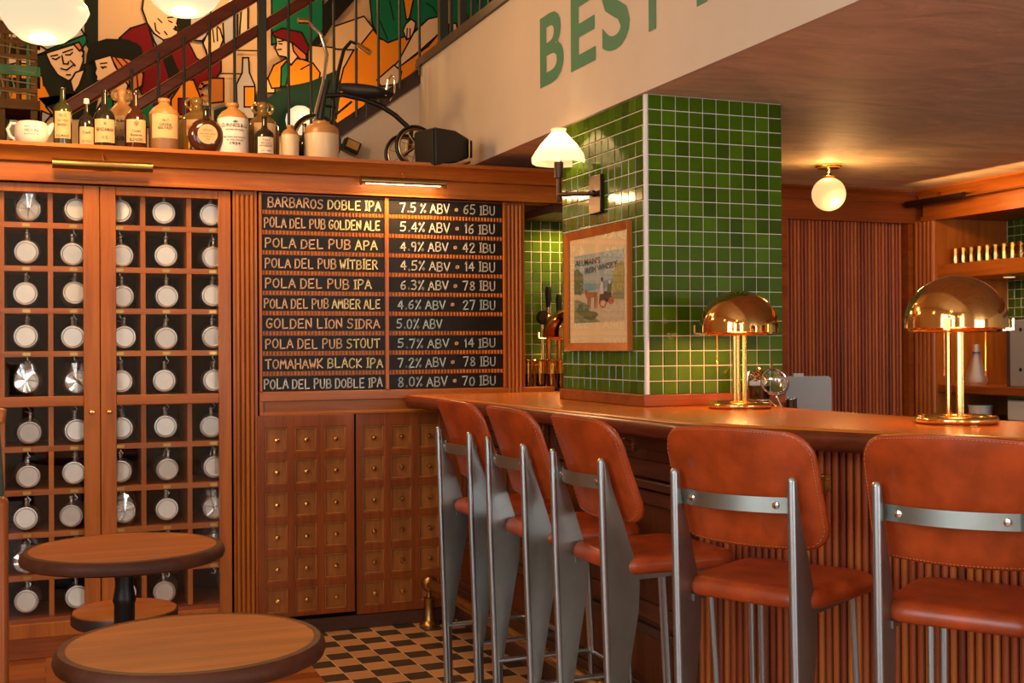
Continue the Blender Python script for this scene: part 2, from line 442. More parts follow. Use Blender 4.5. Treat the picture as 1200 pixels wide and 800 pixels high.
def thing(name, loc, label, cat, group=None, rz=0.0):
    o = bpy.data.objects.new(name, None); o.empty_display_size = 0.05; COL.objects.link(o)
    o.location = loc; o.rotation_euler = (0, 0, rz); o['_w'] = tuple(loc)
    return tag(o, label, cat, group)
def struct(mb, name, mat, label, **kw):
    o = mb.build(name, mat, **kw); return tag(o, label, 'room part', None, 'structure')
def copy_tree(o, parent=None):
    c = o.copy(); COL.objects.link(c)
    if parent is not None: c.parent = parent
    for ch in list(o.children): copy_tree(ch, c)
    return c
def box_obj(name, mat, x0, x1, y0, y1, z0, z1, parent=None, bevel=0.003, base=None):
    return MB().box(x0, x1, y0, y1, z0, z1).build(name, mat, parent, base, bevel)

# lettering ---------------------------------------------------------------
def text_shape(s, bold=0.0):
    cu = bpy.data.curves.new('t', 'FONT'); cu.body = s; cu.size = 1; cu.offset = bold; cu.resolution_u = 4
    o = bpy.data.objects.new('t', cu); COL.objects.link(o)
    me = bpy.data.meshes.new_from_object(o.evaluated_get(bpy.context.evaluated_depsgraph_get()))
    vs_ = [v.co.copy() for v in me.vertices]; fs = [tuple(p.vertices) for p in me.polygons]
    bpy.data.objects.remove(o); bpy.data.curves.remove(cu); bpy.data.meshes.remove(me)
    x0 = min(v.x for v in vs_); x1 = max(v.x for v in vs_); y0 = min(v.y for v in vs_); y1 = max(v.y for v in vs_)
    return [((v.x - x0) / (x1 - x0), (v.y - y0) / (y1 - y0)) for v in vs_], fs
_tc = {}
def put_text(mb, s, fn, bold=0.0, mi=0):    # fn maps (u,v) in 0..1 to a 3-D point
    if (s, bold) not in _tc: _tc[(s, bold)] = text_shape(s, bold)
    vs_, fs = _tc[(s, bold)]
    mb.add([fn(u, v) for u, v in vs_], fs, mi)
STROKES = {
 'A': ['0,0 2,6 4,0', '0.8,2.2 3.2,2.2'], 'B': ['0.4,0 0.4,6 2.6,6 3.5,5.2 3.3,3.7 2.2,3.1 0.4,3.1', '2.2,3.1 3.8,2.3 3.8,0.9 2.8,0 0,0'],
 'C': ['3.8,5 2.6,6 1,5.6 0.2,3.5 0.4,1.2 1.6,0 3,0.2 3.8,1'], 'D': ['0.4,0 0.4,6 2.4,5.8 3.7,4.4 3.8,2 2.6,0.2 0,0'],
 'E': ['3.6,6 0.4,6 0.4,0 3.7,0', '0.4,3 3,3'], 'F': ['0.4,0 0.4,6 3.7,6', '0.4,3.1 2.9,3.1'],
 'G': ['3.6,5.2 2.4,6 0.9,5.4 0.2,3 0.7,0.8 2,0 3.4,0.6 3.6,2.6 2.2,2.6'], 'H': ['0.3,0 0.3,6', '3.7,0 3.7,6', '0.3,3 3.7,3'],
 'I': ['0.6,6 3.4,6', '2,6 2,0', '0.6,0 3.4,0'], 'K': ['0.4,0 0.4,6', '3.6,6 0.5,2.8 3.8,0'], 'L': ['0.5,6 0.5,0 3.6,0'],
 'M': ['0.1,0 0.5,6 2,2.4 3.5,6 3.9,0'], 'N': ['0.3,0 0.3,6 3.6,0.2 3.6,6'], 'O': ['2,6 0.6,5 0.1,3 0.7,0.8 2,0 3.3,0.8 3.9,3 3.3,5.2 2,6'],
 'P': ['0.5,0 0.5,6 2.6,6 3.7,5 3.4,3.5 2.2,2.8 0.5,2.7'], 'R': ['0.4,0 0.4,6 2.6,6 3.6,5 3.2,3.6 0.5,3', '1.8,3.1 3.8,0'],
 'S': ['3.5,5.3 2.4,6 1,5.7 0.5,4.5 1.3,3.4 2.9,2.8 3.6,1.6 2.9,0.3 1.4,0 0.3,0.7'], 'T': ['0,6 4,6', '2,6 2,0'],
 'U': ['0.3,6 0.4,1.3 1.4,0 2.8,0.1 3.6,1.3 3.6,6'], 'V': ['0.1,6 2,0 3.9,6'], 'W': ['0,6 0.9,0 2,4 3.1,0 4,6'], 'X': ['0,0 4,6', '0,6 4,0'],
 '0': ['2,6 0.6,5 0.3,3 0.7,0.8 2,0 3.2,0.8 3.6,3 3.2,5.2 2,6'], '1': ['0.8,4.6 2.2,6 2.2,0'], '2': ['0.4,4.8 1.3,6 2.9,5.9 3.5,4.6 0.3,0 3.8,0'],
 '3': ['0.4,5.6 2.2,6 3.3,5 2.8,3.6 1.4,3.2', '1.4,3.2 3.2,2.6 3.6,1.2 2.4,0 0.3,0.5'], '4': ['2.9,0 2.9,6 0.2,2 3.9,2'],
 '5': ['3.5,6 0.8,6 0.5,3.4 2.3,3.6 3.5,2.6 3.3,0.9 2,0 0.3,0.5'], '6': ['3.2,5.7 1.4,4.8 0.3,2.4 0.9,0.3 2.4,0 3.5,1.2 3,2.8 1.6,3 0.4,2'],
 '7': ['0.2,6 3.7,6 1.5,0'], '8': ['2,3.2 0.7,4.3 1,5.7 2.4,6 3.3,5 2.8,3.7 2,3.2 0.6,2 0.6,0.6 2,0 3.4,0.7 3.4,2 2,3.2'],
 '9': ['3.4,4.2 2.4,3 1,3.2 0.5,4.6 1.3,5.9 2.8,5.8 3.4,4.2 2.8,0'], '.': ['1.6,0 2.2,0 2.2,0.6 1.6,0.6 1.6,0'],
 '%': ['0.3,0 3.7,6', '0.8,6 0.2,5.2 0.9,4.4 1.4,5.2 0.8,6', '3.2,1.5 2.6,0.7 3.3,0 3.8,0.7 3.2,1.5'],
 '*': ['2,3.9 2,2', '1.1,3.5 2.9,2.4', '2.9,3.5 1.1,2.4'], '&': ['3.6,0 1,4.6 1.6,6 2.6,5 0.4,1.6 1.4,0 3.6,2.2'], ' ': []}
def hand_text(mb, s, x0, x1, y, z0, z1, mat_of, w=0.006):
    # chalk capitals drawn with strokes, on a plane facing -y
    wid = [0.45 if c == ' ' else (0.5 if c in '.I1' else 1.0) for c in s]
    tot = sum(wid); unit = (x1 - x0) / tot; x = x0
    for i, c in enumerate(s):
        cw = unit * wid[i]; gx = cw * 0.80; dz = random.uniform(-0.05, 0.05) * (z1 - z0); k = random.uniform(0.92, 1.06)
        narrow = c in '.I1'
        for st in STROKES[c]:
            pts = [tuple(map(float, q.split(','))) for q in st.split()]
            mb.stroke([(x + gx * q[0] / 4, y, z0 + dz + (z1 - z0) * k * q[1] / 6 + (q[0] - 2) * 0.0006) for q in pts], w, (0, -1, 0), mat_of(i, c))
        x += cw

# reeds: a row of half-round rods
def reeds(mb, p0, p1, z0, z1, pitch, mats=1, r=None, seg=6, mi0=0):
    p0, p1 = Vector((*p0, 0)), Vector((*p1, 0)); d = p1 - p0; L = d.length; d.normalize()
    n = Vector((d.y, -d.x, 0)); cnt = max(1, round(L / pitch)); pt = L / cnt; r = r or pt * 0.5
    for i in range(cnt):
        c = p0 + d * pt * (i + 0.5)
        vs_ = []
        for z in (z0, z1):
            for k in range(seg + 1):
                a = PI * k / seg
                q = c - d * math.cos(a) * pt * 0.45 + n * math.sin(a) * r
                vs_.append((q.x, q.y, z))
        m = seg + 1
        fs = [(k, k + 1, m + k + 1, m + k) for k in range(seg)] + [tuple(range(m))[::-1], tuple(range(m, 2 * m))]
        mb.add(vs_, fs, mi0 + (random.choice((0, 0, 1, 1, 1, 2)) if mats == 3 else 0))
    return mb
# glazed tiles over a grout face
def tiles(mb, o, du, dv, nu, nv, pu, pv, nrm, gap=0.0031, th=0.004, clipu=None, clipv=None):
    o, du, dv, nrm = Vector(o), Vector(du), Vector(dv), Vector(nrm)
    for i in range(nu):
        for j in range(nv):
            u0, u1 = i * pu + gap / 2, (i + 1) * pu - gap / 2
            v0, v1 = j * pv + gap / 2, (j + 1) * pv - gap / 2
            if clipu: u1 = min(u1, clipu)
            if clipv: v1 = min(v1, clipv)
            if u1 - u0 < 0.008 or v1 - v0 < 0.008: continue
            e = 0.0025; t = [th + random.uniform(-0.0005, 0.0005) for _ in range(4)]
            q = [o + du * u + dv * v for u, v in ((u0, v0), (u1, v0), (u1, v1), (u0, v1))]
            p = [o + du * u + dv * v + nrm * t[k] for k, (u, v) in enumerate(((u0 + e, v0 + e), (u1 - e, v0 + e), (u1 - e, v1 - e), (u0 + e, v1 - e)))]
            f = [(4, 5, 6, 7), (0, 1, 5, 4), (1, 2, 6, 5), (2, 3, 7, 6), (3, 0, 4, 7)]
            if du.cross(dv).dot(nrm) < 0: f = [x[::-1] for x in f]
            mb.add(q + p, f, random.choice((0, 0, 0, 1, 2)))
    return mb
TILES = [M['tile0'], M['tile1'], M['tile2']]

# ================================================================== ROOM SHELL
YW = 5.592          # front plane of the cupboard wall
YD = 6.08           # wall with the reeded door
XS = 5.11           # right-hand wall with the shelf niche
ZC = 2.30           # low ceiling under the gallery
XB = 2.10           # face of the gallery
YS = 6.87           # plane of the stair side
YM = 8.00           # mural wall
ZM = 3.02           # gallery floor
ZT = 4.6
b = MB().box(1.05, 6.3, YR, YM, -0.05, 0); struct(b, 'floor', M['floor_tile'], 'checkered clay and black tile floor by the bar')
b = MB().box(XL, 1.05, YR, YM, -0.05, 0.0); struct(b, 'floor', M['parquet'], 'orange wood parquet floor under the round tables')
# gallery slab: its underside is the bar's ceiling, its face carries the lettering
b = MB().box(XB + 0.02, 6.3, YR, YS + 0.02, ZC, ZM); struct(b, 'ceiling', M['ceil'], 'rough brown plaster ceiling over the bar')
b = MB().box(XB, XB + 0.02, YR, YS + 0.02, ZC - 0.001, ZM); struct(b, 'wall_gallery', M['plaster'], 'pale plaster gallery face above the bar')
# wall under the stair flight
p0, p1 = atY(397, 156, YS), atY(490, 95, YS)
sl = (p1.z - p0.z) / (p1.x - p0.x)
xa = p0.x - (p0.z - 2.0) / sl
b = MB().extrude([(xa - 1.2, YS, 0), (XB, YS, 0), (XB, YS, p1.z + sl * (XB - p1.x)), (xa, YS, 2.0), (xa - 1.2, YS, 2.0)], (0, 0.02, 0))
struct(b, 'wall_stair', M['plaster'], 'pale plaster wall below the stair string')
M['mural_bg'] = plain('mural_ground', (0.62, 0.42, 0.24), 0.8)
b = MB().box(XL, 6.3, YM, YM + 0.1, 0, ZT); struct(b, 'wall_back', M['mural_bg'], 'back wall carrying the painted mural')
b = MB().box(XL, 6.3, YR - 0.2, YM + 0.1, ZT, ZT + 0.1); struct(b, 'ceiling', M['ceil'], 'high ceiling over the tables')
def wall_with_windows(name, plane, lo, hi, wins, along):
    b = MB()
    def bx(a0, a1, z0, z1):
        if a1 - a0 < 1e-4 or z1 - z0 < 1e-4: return
        if along == 'x': b.box(a0, a1, plane - 0.1, plane, z0, z1)
        else: b.box(plane - 0.1, plane, a0, a1, z0, z1)
    x = lo
    for a, c, z0, z1 in sorted(wins):
        bx(x, a, 0, ZT); bx(a, c, 0, z0); bx(a, c, z1, ZT); x = c
    bx(x, hi, 0, ZT)
    struct(b, name, M['plaster'], 'plain plaster wall on the street side')
wall_with_windows('wall_rear', YR, XL, 6.3, WIN_REAR, 'x')
wall_with_windows('wall_left', XL, YR, YM, WIN_LEFT, 'y')
n = 0
for wins, along, pl in ((WIN_REAR, 'x', YR), (WIN_LEFT, 'y', XL)):
    for a, c, z0, z1 in wins:
        n += 1; b = MB()
        for k in range(4):
            t = a + (c - a) * k / 3
            (b.box(t - .03, t + .03, pl - .06, pl - .01, z0, z1) if along == 'x' else b.box(pl - .06, pl - .01, t - .03, t + .03, z0, z1))
        for k in range(4):
            z = z0 + (z1 - z0) * k / 3
            (b.box(a, c, pl - .06, pl - .01, z - .03, z + .03) if along == 'x' else b.box(pl - .06, pl - .01, a, c, z - .03, z + .03))
        struct(b, 'window_%d' % n, M['mah_v'], 'wooden street window frame')
b = MB().box(6.2, 6.3, YR, YM, ZM, ZT).box(5.9, 6.3, YR, YD + .1, 0, ZC); struct(b, 'wall_right', M['plaster'], 'right end wall of the room')

# door wall (tiled left half, reeded sliding door)
xd0, xd1 = 4.165, 5.05
b = MB().box(2.30, 4.05, YD, YD + 0.1, 0, ZC); struct(b, 'wall_bar', M['grout'], 'wall behind the bar with green tile facing')
tl = tiles(MB(), (2.33, YD, 1.02), (1, 0, 0), (0, 0, 1), 30, 18, 0.0565, 0.0565, (0, -1, 0), 0.0035, clipv=1.04)
struct(tl, 'trim_1', TILES, 'green glazed wall tiles behind the back counter')
b = MB().box(4.05, XS + 0.1, YD, YD + 0.1, 2.13, ZC).box(4.05, XS + 0.1, YD, YD + 0.045, 2.106, 2.13).box(xd1, XS + .1, YD - 0.01, YD + .1, 0, 2.106).box(4.05, 4.15, YD - 0.02, YD + .1, 0, 2.106)
struct(b, 'wall_doorway', M['mah_h'], 'mahogany surround of the reeded door')
d = MB().box(4.15, xd1, YD + 0.058, YD + 0.09, 0, 2.125)
reeds(d, (4.155, YD + 0.05), (xd1 - 0.005, YD + 0.05), 0.0, 2.12, 0.026, 3)
struct(d, 'door_1', [M['reed_a'], M['reed_b'], M['reed_c']], 'tall reeded mahogany sliding door')
# crown moulding round the bar corner
def crown(mb, x0, x1, y, z0, z1, out=0.0):
    h = z1 - z0
    mb.box(x0, x1, y - 0.012, y + 0.02, z0, z0 + h * .62)
    mb.box(x0, x1, y - 0.03, y + 0.02, z0 - 0.012, z0 + 0.018)
    prof = [(0.0, z0 + h * .60), (-0.03, z0 + h * .60), (-0.036, z0 + h * .68), (-0.05, z0 + h * .80), (-0.075, z0 + h * .90), (-0.085, z1 - 0.012), (-0.085, z1), (0, z1)]
    mb.extrude([(x0, y + a, z) for a, z in prof][::-1], (x1 - x0, 0, 0))
    return mb
c = MB(); crown(c, 2.70, XS, YD, 2.115, ZC)
struct(c, 'trim_2', M['mah_h'], 'mahogany crown moulding above the reeded door')
c = MB()
cc = MB(); crown(cc, -YD + 0.09, -1.5, 0, 2.118, ZC)      # built along x, then turned to run along y
c.merge(cc, Matrix.Translation((XS, 0, 0)) @ Matrix.Rotation(R(-90), 4, 'Z'))
struct(c, 'trim_3', M['oak_y'], 'lit wooden crown moulding above the bottle shelf niche')

# ================================================================== CORNICE OVER THE CUPBOARD WALL
ZS = 2.233
t = thing('cornice_shelf', (1.0, YW, 2.07), 'long moulded wooden cornice shelf carrying the old bottles and jars', 'shelf')
c = MB()
prof = [(0.46, ZS), (-0.10, ZS), (-0.10, ZS - 0.016), (-0.085, ZS - 0.022), (-0.06, ZS - 0.040), (-0.045, ZS - 0.058), (-0.040, ZS - 0.072), (-0.022, ZS - 0.076), (0.46, ZS - 0.076)]
c.extrude([(-1.3, YW + a, z) for a, z in prof], (4.6, 0, 0)); c.build('crown', M['oak_h'], t)
c = MB().box(-1.3, 3.3, YW - 0.022, YW + 0.1, 2.072, ZS - 0.076); c.box(-1.3, 3.3, YW - 0.03, YW + 0.02, 2.072, 2.090); c.build('fascia', M['oak_h'], t, bevel=0.003)
c = MB().box(2.42, 3.3, YW + 0.0, YW + 0.46, 2.03, 2.072); c.build('soffit', M['plinth'], t)

# ================================================================== TANKARD CUPBOARD (glazed doors, pigeonholes)
CX1 = atY(271, 300, YW).x; CX0 = 2 * atY(117.5, 400, YW).x - CX1 - 0.012
zt, zb = 2.072, 0.10
t = thing('tankard_cabinet', (0.0, YW + 0.2, 0.0), 'tall glazed wooden cupboard of pigeonholes holding pewter tankards', 'cabinet')
c = MB().box(CX0, CX1, 5.98, 6.06, 0.05, zt); c.build('back_panel', M['void'], t)
c = MB().box(CX0, CX0 + .02, YW + .03, 5.98, .05, zt).box(CX1 - .02, CX1, YW + .03, 5.98, .05, zt).box(CX0, CX1, YW + .03, 5.98, zt - .03, zt)
c.build('carcass', M['oak_v'], t)
c = MB().box(CX0, CX1, YW + 0.012, 5.98, 0.0, 0.175); c.build('plinth', M['mah_h'], t, bevel=0.003)
YG = YW + 0.034
rows_px = [268.3, 317.3, 365, 413.8, 468, 521, 570, 618, 666, 712]
row_z = [atY(195, q, YG).z for q in rows_px]
col_px = [-53, 2, 59.5, 113, 168, 222, 277]
col_x = [atY(q, 400, YG).x for q in col_px]
for k, z in enumerate(row_z):
    h = 0.0125 if k != 4 else 0.022
    if k == 9: continue
    c = MB().box(CX0 + .02, CX1 - .02, YG, 5.98, z - h, z + h)
    c.build('shelf', M['oak_h'], t, bevel=0.0015)
c = MB().box(CX0 + .02, CX1 - .02, YG, 5.98, row_z[9] - 0.03, row_z[9]); c.build('shelf', M['oak_h'], t)
for x in col_x[:-1]:
    c = MB().box(x - 0.011, x + 0.011, YG + 0.001, 5.97, 0.175, zt - .03); c.build('divider', M['oak_v'], t, bevel=0.0015)
# doors
def px_x(q): return atY(q, 400, YW).x
xm = px_x(117.5)
zr_t, zr_b = atY(195, 231, YW).z, atY(60, 729, YW).z
zbot = atY(60, 746, YW).z
def door(x0, x1, s0, s1, knob_px):
    dn = MB()
    dn.box(x0, s0, YW - 0.002, YW + 0.026, zbot, zt - 0.004).box(s1, x1, YW - 0.002, YW + 0.026, zbot, zt - 0.004)
    dn.box(s0, s1, YW, YW + 0.024, zr_t, zt - 0.004).box(s0, s1, YW, YW + 0.024, zbot, zr_b)
    zmid = atY(195, 467.5, YW).z
    o = dn.build('door', M['oak_v'], t, bevel=0.003)
    MB().box(s0, s1, YW, YW + 0.024, zmid - 0.022, zmid + 0.022).build('mid_rail', M['oak_h'], o, bevel=0.003)
    MB().box(s0 - .002, s1 + .002, YW + 0.010, YW + 0.013, zr_b - .002, zmid - .02).build('glass_pane', M['glass'], o)
    MB().box(s0 - .002, s1 + .002, YW + 0.010, YW + 0.013, zmid + .02, zr_t + .002).build('glass_pane', M['glass'], o)
    k = atY(*knob_px, YW - 0.002)
    MB().lathe([(0.006, 0), (0.005, 0.008), (0.010, 0.013), (0.012, 0.018), (0.009, 0.024), (0.0001, 0.026)], k, 14, axis='y').build('knob', M['brass'], o)
xr0, xr1 = px_x(119), px_x(271)
door(2 * xm - xr1 - .01, xm - 0.0015, 2 * xm - px_x(256.5), px_x(98), (107.7, 482.5))
door(xm + 0.0015, xr1, px_x(136.3), px_x(256.5), (127.7, 482))
# number plates and hooks
cen = [0.5 * (col_x[i] + col_x[i + 1]) for i in range(6)]
for r in range(9):
    for k in range(1, 6):
        x = cen[k]; z = row_z[r]
        MB().box(x - 0.016, x + 0.016, YG - 0.0015, YG, z - 0.007, z + 0.007).build('number_plate', M['brass_old'], t)
        zz = z - 0.013
        c = MB().tube([(x + .002, YG + 0.05, zz + 0.002), (x + 0.004, YG + 0.05, zz - 0.012), (x + 0.014, YG + 0.048, zz - 0.022), (x + 0.006, YG + 0.046, zz - 0.034), (x - 0.008, YG + 0.046, zz - 0.028)], 0.0022, 6)
        c.build('hook', M['steel_edge'], t)

# tankards: hanging by their handles, bases towards the room
def tankard_parts(t):
    h = 0.118
    MB().lathe([(0.0001, 0.000), (0.0395, 0.0), (0.041, 0.0015), (0.041, -0.002)], (0, -0.0605, 0), 36, axis='y').build('base', M['pewter_base'], t, local=True)
    MB().lathe([(0.041, 0.0585), (0.044, 0.0605), (0.0485, 0.060), (0.0515, 0.056), (0.052, 0.050), (0.051, 0.046), (0.050, 0.040), (0.047, -0.045), (0.0495, -0.055), (0.0495, -0.060), (0.046, -0.058), (0.043, 0.03)], (0, 0, 0), 36, axis='y').build('body', M['pewter'], t, local=True)
    c = MB().tube([(0, -0.045, 0.048), (0, -0.052, 0.062), (0, -0.047, 0.080), (0, -0.02, 0.089), (0, 0.015, 0.082), (0, 0.04, 0.064), (0, 0.045, 0.046)], [0.008, 0.0065, 0.006, 0.0055, 0.005, 0.005, 0.006], 8)
    c.ball((0, -0.050, 0.083), 0.0085, 10)
    c.build('handle', M['pewter'], t, local=True)
ROWN = ['top', 'second', 'third', 'fourth', 'fifth', 'sixth', 'seventh', 'eighth', 'ninth', 'bottom']
COLN = {1: 'outer column of the left door', 2: 'column beside the left door knob', 3: 'column beside the right door knob', 4: 'middle column of the right door', 5: 'outer column of the right door'}
WRAP = {(0, 1), (4, 1), (4, 2), (7, 3), (7, 5), (8, 1), (8, 5)}
proto = None
for r in range(10):
    for k in range(1, 6):
        if (r, k) in ((9, 5),): continue
        zt_ = row_z[r - 1] if r else atY(195, 219, YG).z
        x = cen[k] + (0.004 if k != 3 else 0.012) + random.uniform(-0.006, 0.006)
        z = 0.40 * zt_ + 0.60 * row_z[r] + random.uniform(-0.004, 0.004)
        if r == 5: z -= 0.006
        lab = '%spewter tankard hanging in the %s row, %s' % ('plastic wrapped ' if (r, k) in WRAP else '', ROWN[r], COLN[k])
        loc = (x, YG + 0.085, z)
        if proto is None:
            proto = o = thing('pewter_tankard', loc, lab, 'tankard', 'pewter tankards hanging in the pigeonholes'); tankard_parts(o)
        else:
            o = proto.copy(); COL.objects.link(o)
            for ch in [q for q in proto.children if not q.name.startswith('plastic')]:
                q = ch.copy(); COL.objects.link(q); q.parent = o
        o.location = loc; o['label'] = lab
        o.rotation_euler = (R(random.uniform(-5, 7)), R(random.uniform(-4, 4)), R(random.uniform(-12, 6)))
        if (r, k) in WRAP:
            c = MB(); 
            vs_, n1, n2 = [], 10, 16
            prof = [(0.0001, -0.075), (0.05, -0.07), (0.061, -0.03), (0.060, 0.02), (0.058, 0.055), (0.05, 0.072), (0.0001, 0.075)]
            c.lathe(prof, (0, 0, 0.004), n2, axis='y')
            c.v = [v + Vector((random.uniform(-.006, .006), random.uniform(-.004, .004), random.uniform(-.006, .006) + (0.03 if v.z > 0.045 else 0) - (0.012 if v.z < -.045 and v.x > 0 else 0))) for v in c.v]
            c.build('plastic_wrap', M['film'], o, local=True, smooth=20)

# ================================================================== PILASTERS AND MENU BOARD
def pilaster(px0, px1, lab, z0=0.10):
    x0, x1 = atY(px0, 330, YW).x, atY(px1, 330, YW).x
    b_ = MB().box(x0 - .012, x0 - .001, YW - .004, YW + .10, 0 if z0 < .2 else z0, 2.072).box(x1 + .001, x1 + .012, YW - .004, YW + .10, 0 if z0 < .2 else z0, 2.072).box(x0 - .012, x1 + .012, YW + 0.008, YW + 0.10, 0 if z0 < .2 else z0, 2.072)
    reeds(b_, (x0, YW), (x1, YW), z0, 2.055, (x1 - x0) / 4.0)
    o_ = b_.build('fluted_pilaster', M['oak_v'], None, ((x0 + x1) / 2, YW + .03, 0 if z0 < .2 else z0))
    return tag(o_, lab, 'pilaster')
x_ = CX0 - 0.012
b_ = MB().box(x_ - .10, x_, YW + .008, YW + .10, 0, 2.072); reeds(b_, (x_ - .09, YW), (x_ - .01, YW), 0.10, 2.055, .02)
tag(b_.build('fluted_pilaster', M['oak_v'], None, (x_ - .05, YW + .03, 0)), 'reeded wooden pilaster at the left end of the glazed cupboard, outside the photo', 'pilaster')
b_ = MB().box(-1.3, x_ - .102, YW + .01, YW + .45, 0, 2.07).box(-1.28, x_ - .13, YW, YW + .02, .2, .98).box(-1.28, x_ - .13, YW, YW + .02, 1.06, 2.0)
tag(b_.build('end_panel', M['oak_v'], None, (-1.0, YW + .2, 0), bevel=0.006), 'plain wooden wall panel left of the glazed cupboard', 'panel')
pilaster(276, 298, 'reeded wooden pilaster between the glazed cupboard and the menu board')
pilaster(594, 612, 'reeded wooden pilaster right of the menu board, by the tiled recess', 1.11)
bx0, bx1 = atY(303.5, 340, YW).x, atY(592, 340, YW).x
bz1, bz0 = 2.070, 1.142
t = thing('menu_board', ((bx0 + bx1) / 2, YW, bz0), 'large chalked slate beer menu board with reeded wooden strips', 'menu board')
xmid = atY(453, 340, YW).x
MB().box(bx0, bx1, YW + 0.010, YW + 0.45, bz0 + 0.001, bz1).build('backing', M['mah_h'], t)
c = MB().box(bx0, bx0 + .012, YW - .012, YW + .02, bz0, bz1).box(bx1 - .012, bx1, YW - .012, YW + .02, bz0, bz1)
c.box(xmid - .009, xmid + .009, YW - .012, YW + .02, bz0, bz1); c = None
for a_, e_ in ((bx0, bx0 + .012), (xmid - .009, xmid + .009), (bx1 - .012, bx1)):
    MB().box(a_, e_, YW - .012, YW + .02, bz0 + .001, bz1).build('frame_strip', M['oak_v'], t, bevel=0.002)
pitch = (bz1 - bz0) / 9.85
LEFT = ['BARBAROS DOBLE IPA', 'POLA DEL PUB GOLDEN ALE', 'POLA DEL PUB APA', 'POLA DEL PUB WITBIER', 'POLA DEL PUB IPA', 'POLA DEL PUB AMBER ALE', 'GOLDEN LION SIDRA', 'POLA DEL PUB STOUT', 'TOMAHAWK BLACK IPA', 'POLA DEL PUB DOBLE IPA']
RIGHT = ['7.5 % ABV * 65 IBU', '5.4% ABV * 16 IBU', '4.9% ABV * 42 IBU', '4.5% ABV * 14 IBU', '6.3% ABV * 78 IBU', '4.6% ABV *  27 IBU', '5.0% ABV', '5.7% ABV * 14 IBU', '7.2% ABV *  78 IBU', '8.0% ABV * 70 IBU']
SPLIT = [8, 12, 12, 12, 12, 12, 99, 12, 8, 12]
YT = YW - 0.0015
for i in range(10):
    z1 = bz1 - 0.008 - i * pitch; z0 = z1 - pitch + 0.023
    for side in (0, 1):
        a, e = (bx0 + .012, xmid - .009) if side == 0 else (xmid + .009, bx1 - .012)
        sp = MB().box(a, e, YW, YW + 0.011, z0, z1).build('slate_strip', M['slate'], t)
        if i < 9:
            rb = MB().box(a, e, YW + .006, YW + .011, z0 - .022, z0 - .001)
            reeds(rb, (a, YW + .005), (e, YW + .005), z0 - .020, z0 - .002, 0.0165)
            rb.build('reeded_strip', M['oak_v'], t)
        tx = MB(); h0, h1 = z0 + 0.013, z1 - 0.015
        if side == 0:
            pal = [M['chalk_warm'], M['chalk_yel'], M['chalk']]
            inset = (0.03, 0.012, 0.015, 0.015, 0.015, 0.01, 0.02, 0.015, 0.015, 0.008)[i]
            rt = (0.012, 0.018, 0.03, 0.03, 0.06, 0.018, 0.02, 0.02, 0.006, 0.01)[i]
            hand_text(tx, LEFT[i], a + inset, e - rt, YT, h0, h1, (lambda q, ch: 2 if i == 9 else (0 if q < SPLIT[i] else 1)))
        else:
            pal = [M['chalk'] if i < 5 else M['chalk_blue'], M['chalk_warm']]
            w_ = e - a
            if i == 6: hand_text(tx, RIGHT[i], a + .04, a + .04 + w_ * 0.40, YT, h0, h1, lambda q, ch: 0)
            else: hand_text(tx, RIGHT[i], a + (.06 if i in (0, 1, 2, 3, 4) else .045), e - 0.035, YT, h0, h1, lambda q, ch: 1 if ch == '*' else 0)
        tx.build('chalk_writing', pal, sp, smooth=0)
# panel below the board
t = thing('dado_panel', ((bx0 + 1.9) / 2, YW, 1.03), 'plain wooden dado panel between menu board and drawers', 'panel')
MB().box(bx0, 2.42, YW + .012, YW + .45, 1.030, 1.112).build('field', M['oak_h'], t)
c = MB().box(bx0, 2.42, YW - .006, YW + .03, 1.096, 1.142).box(bx0, bx0 + .02, YW - .002, YW + .03, 1.03, 1.10).box(bx0, 2.42, YW - .004, YW + .03, 1.028, 1.045)
c.build('rail', M['oak_h'], t, bevel=0.004)

# ================================================================== DRAWER CABINETS
def drawer_unit(lab, x0, x1, y, z0, z1, cpx, rpx, nrows):
    t = thing('drawer_cabinet', ((x0 + x1) / 2, y, 0), lab, 'cabinet', None)
    cx = [atY(q, 600, y).x for q in cpx]; cz = [atY(cpx[1], q, y).z for q in rpx]
    px_ = cx[1] - cx[0]; pz = (cz[0] - cz[-1]) / (len(cz) - 1); w, h = px_ * 0.385, pz * 0.385
    MB().box(x0, x1, y + .026, y + .40, z0, z1).build('carcass', M['plinth'], t)
    f = MB()
    xs = [x0] + [v for q in cx for v in (q - w, q + w)] + [x1]
    for k in range(0, len(xs), 2): f.box(xs[k], xs[k + 1], y, y + .02, z0, z1)
    zs = [z1] + [v for q in cz for v in (q + h, q - h)] + [z0]
    for k in range(0, len(zs), 2): f.box(x0, x1, y + .0008, y + .02, zs[k + 1], zs[k])
    f.build('face_frame', M['mah_v'], t, bevel=0.002)
    for q in cx:
        for z in cz:
            d_ = MB().box(q - w, q + w, y + .014, y + .03, z - h, z + h)
            m_ = 0.008
            for s_ in (-1, 1):
                d_.box(q + s_ * (w - m_ / 2) - m_ / 2, q + s_ * (w - m_ / 2) + m_ / 2, y + .003, y + .012, z - h, z + h)
                d_.box(q - w + m_, q + w - m_, y + .003, y + .012, z + s_ * (h - m_ / 2) - m_ / 2, z + s_ * (h - m_ / 2) + m_ / 2)
            o = d_.build('drawer', M['drawer'], t, bevel=0.0025)
            MB().lathe([(0.0085, 0), (0.007, 0.005), (0.006, 0.014), (0.0115, 0.020), (0.0132, 0.026), (0.010, 0.032), (0.0001, 0.034)], (q, y + .014, z), 14, axis='y').build('knob', M['brass'], o)
    return t
yl = YW - 0.012
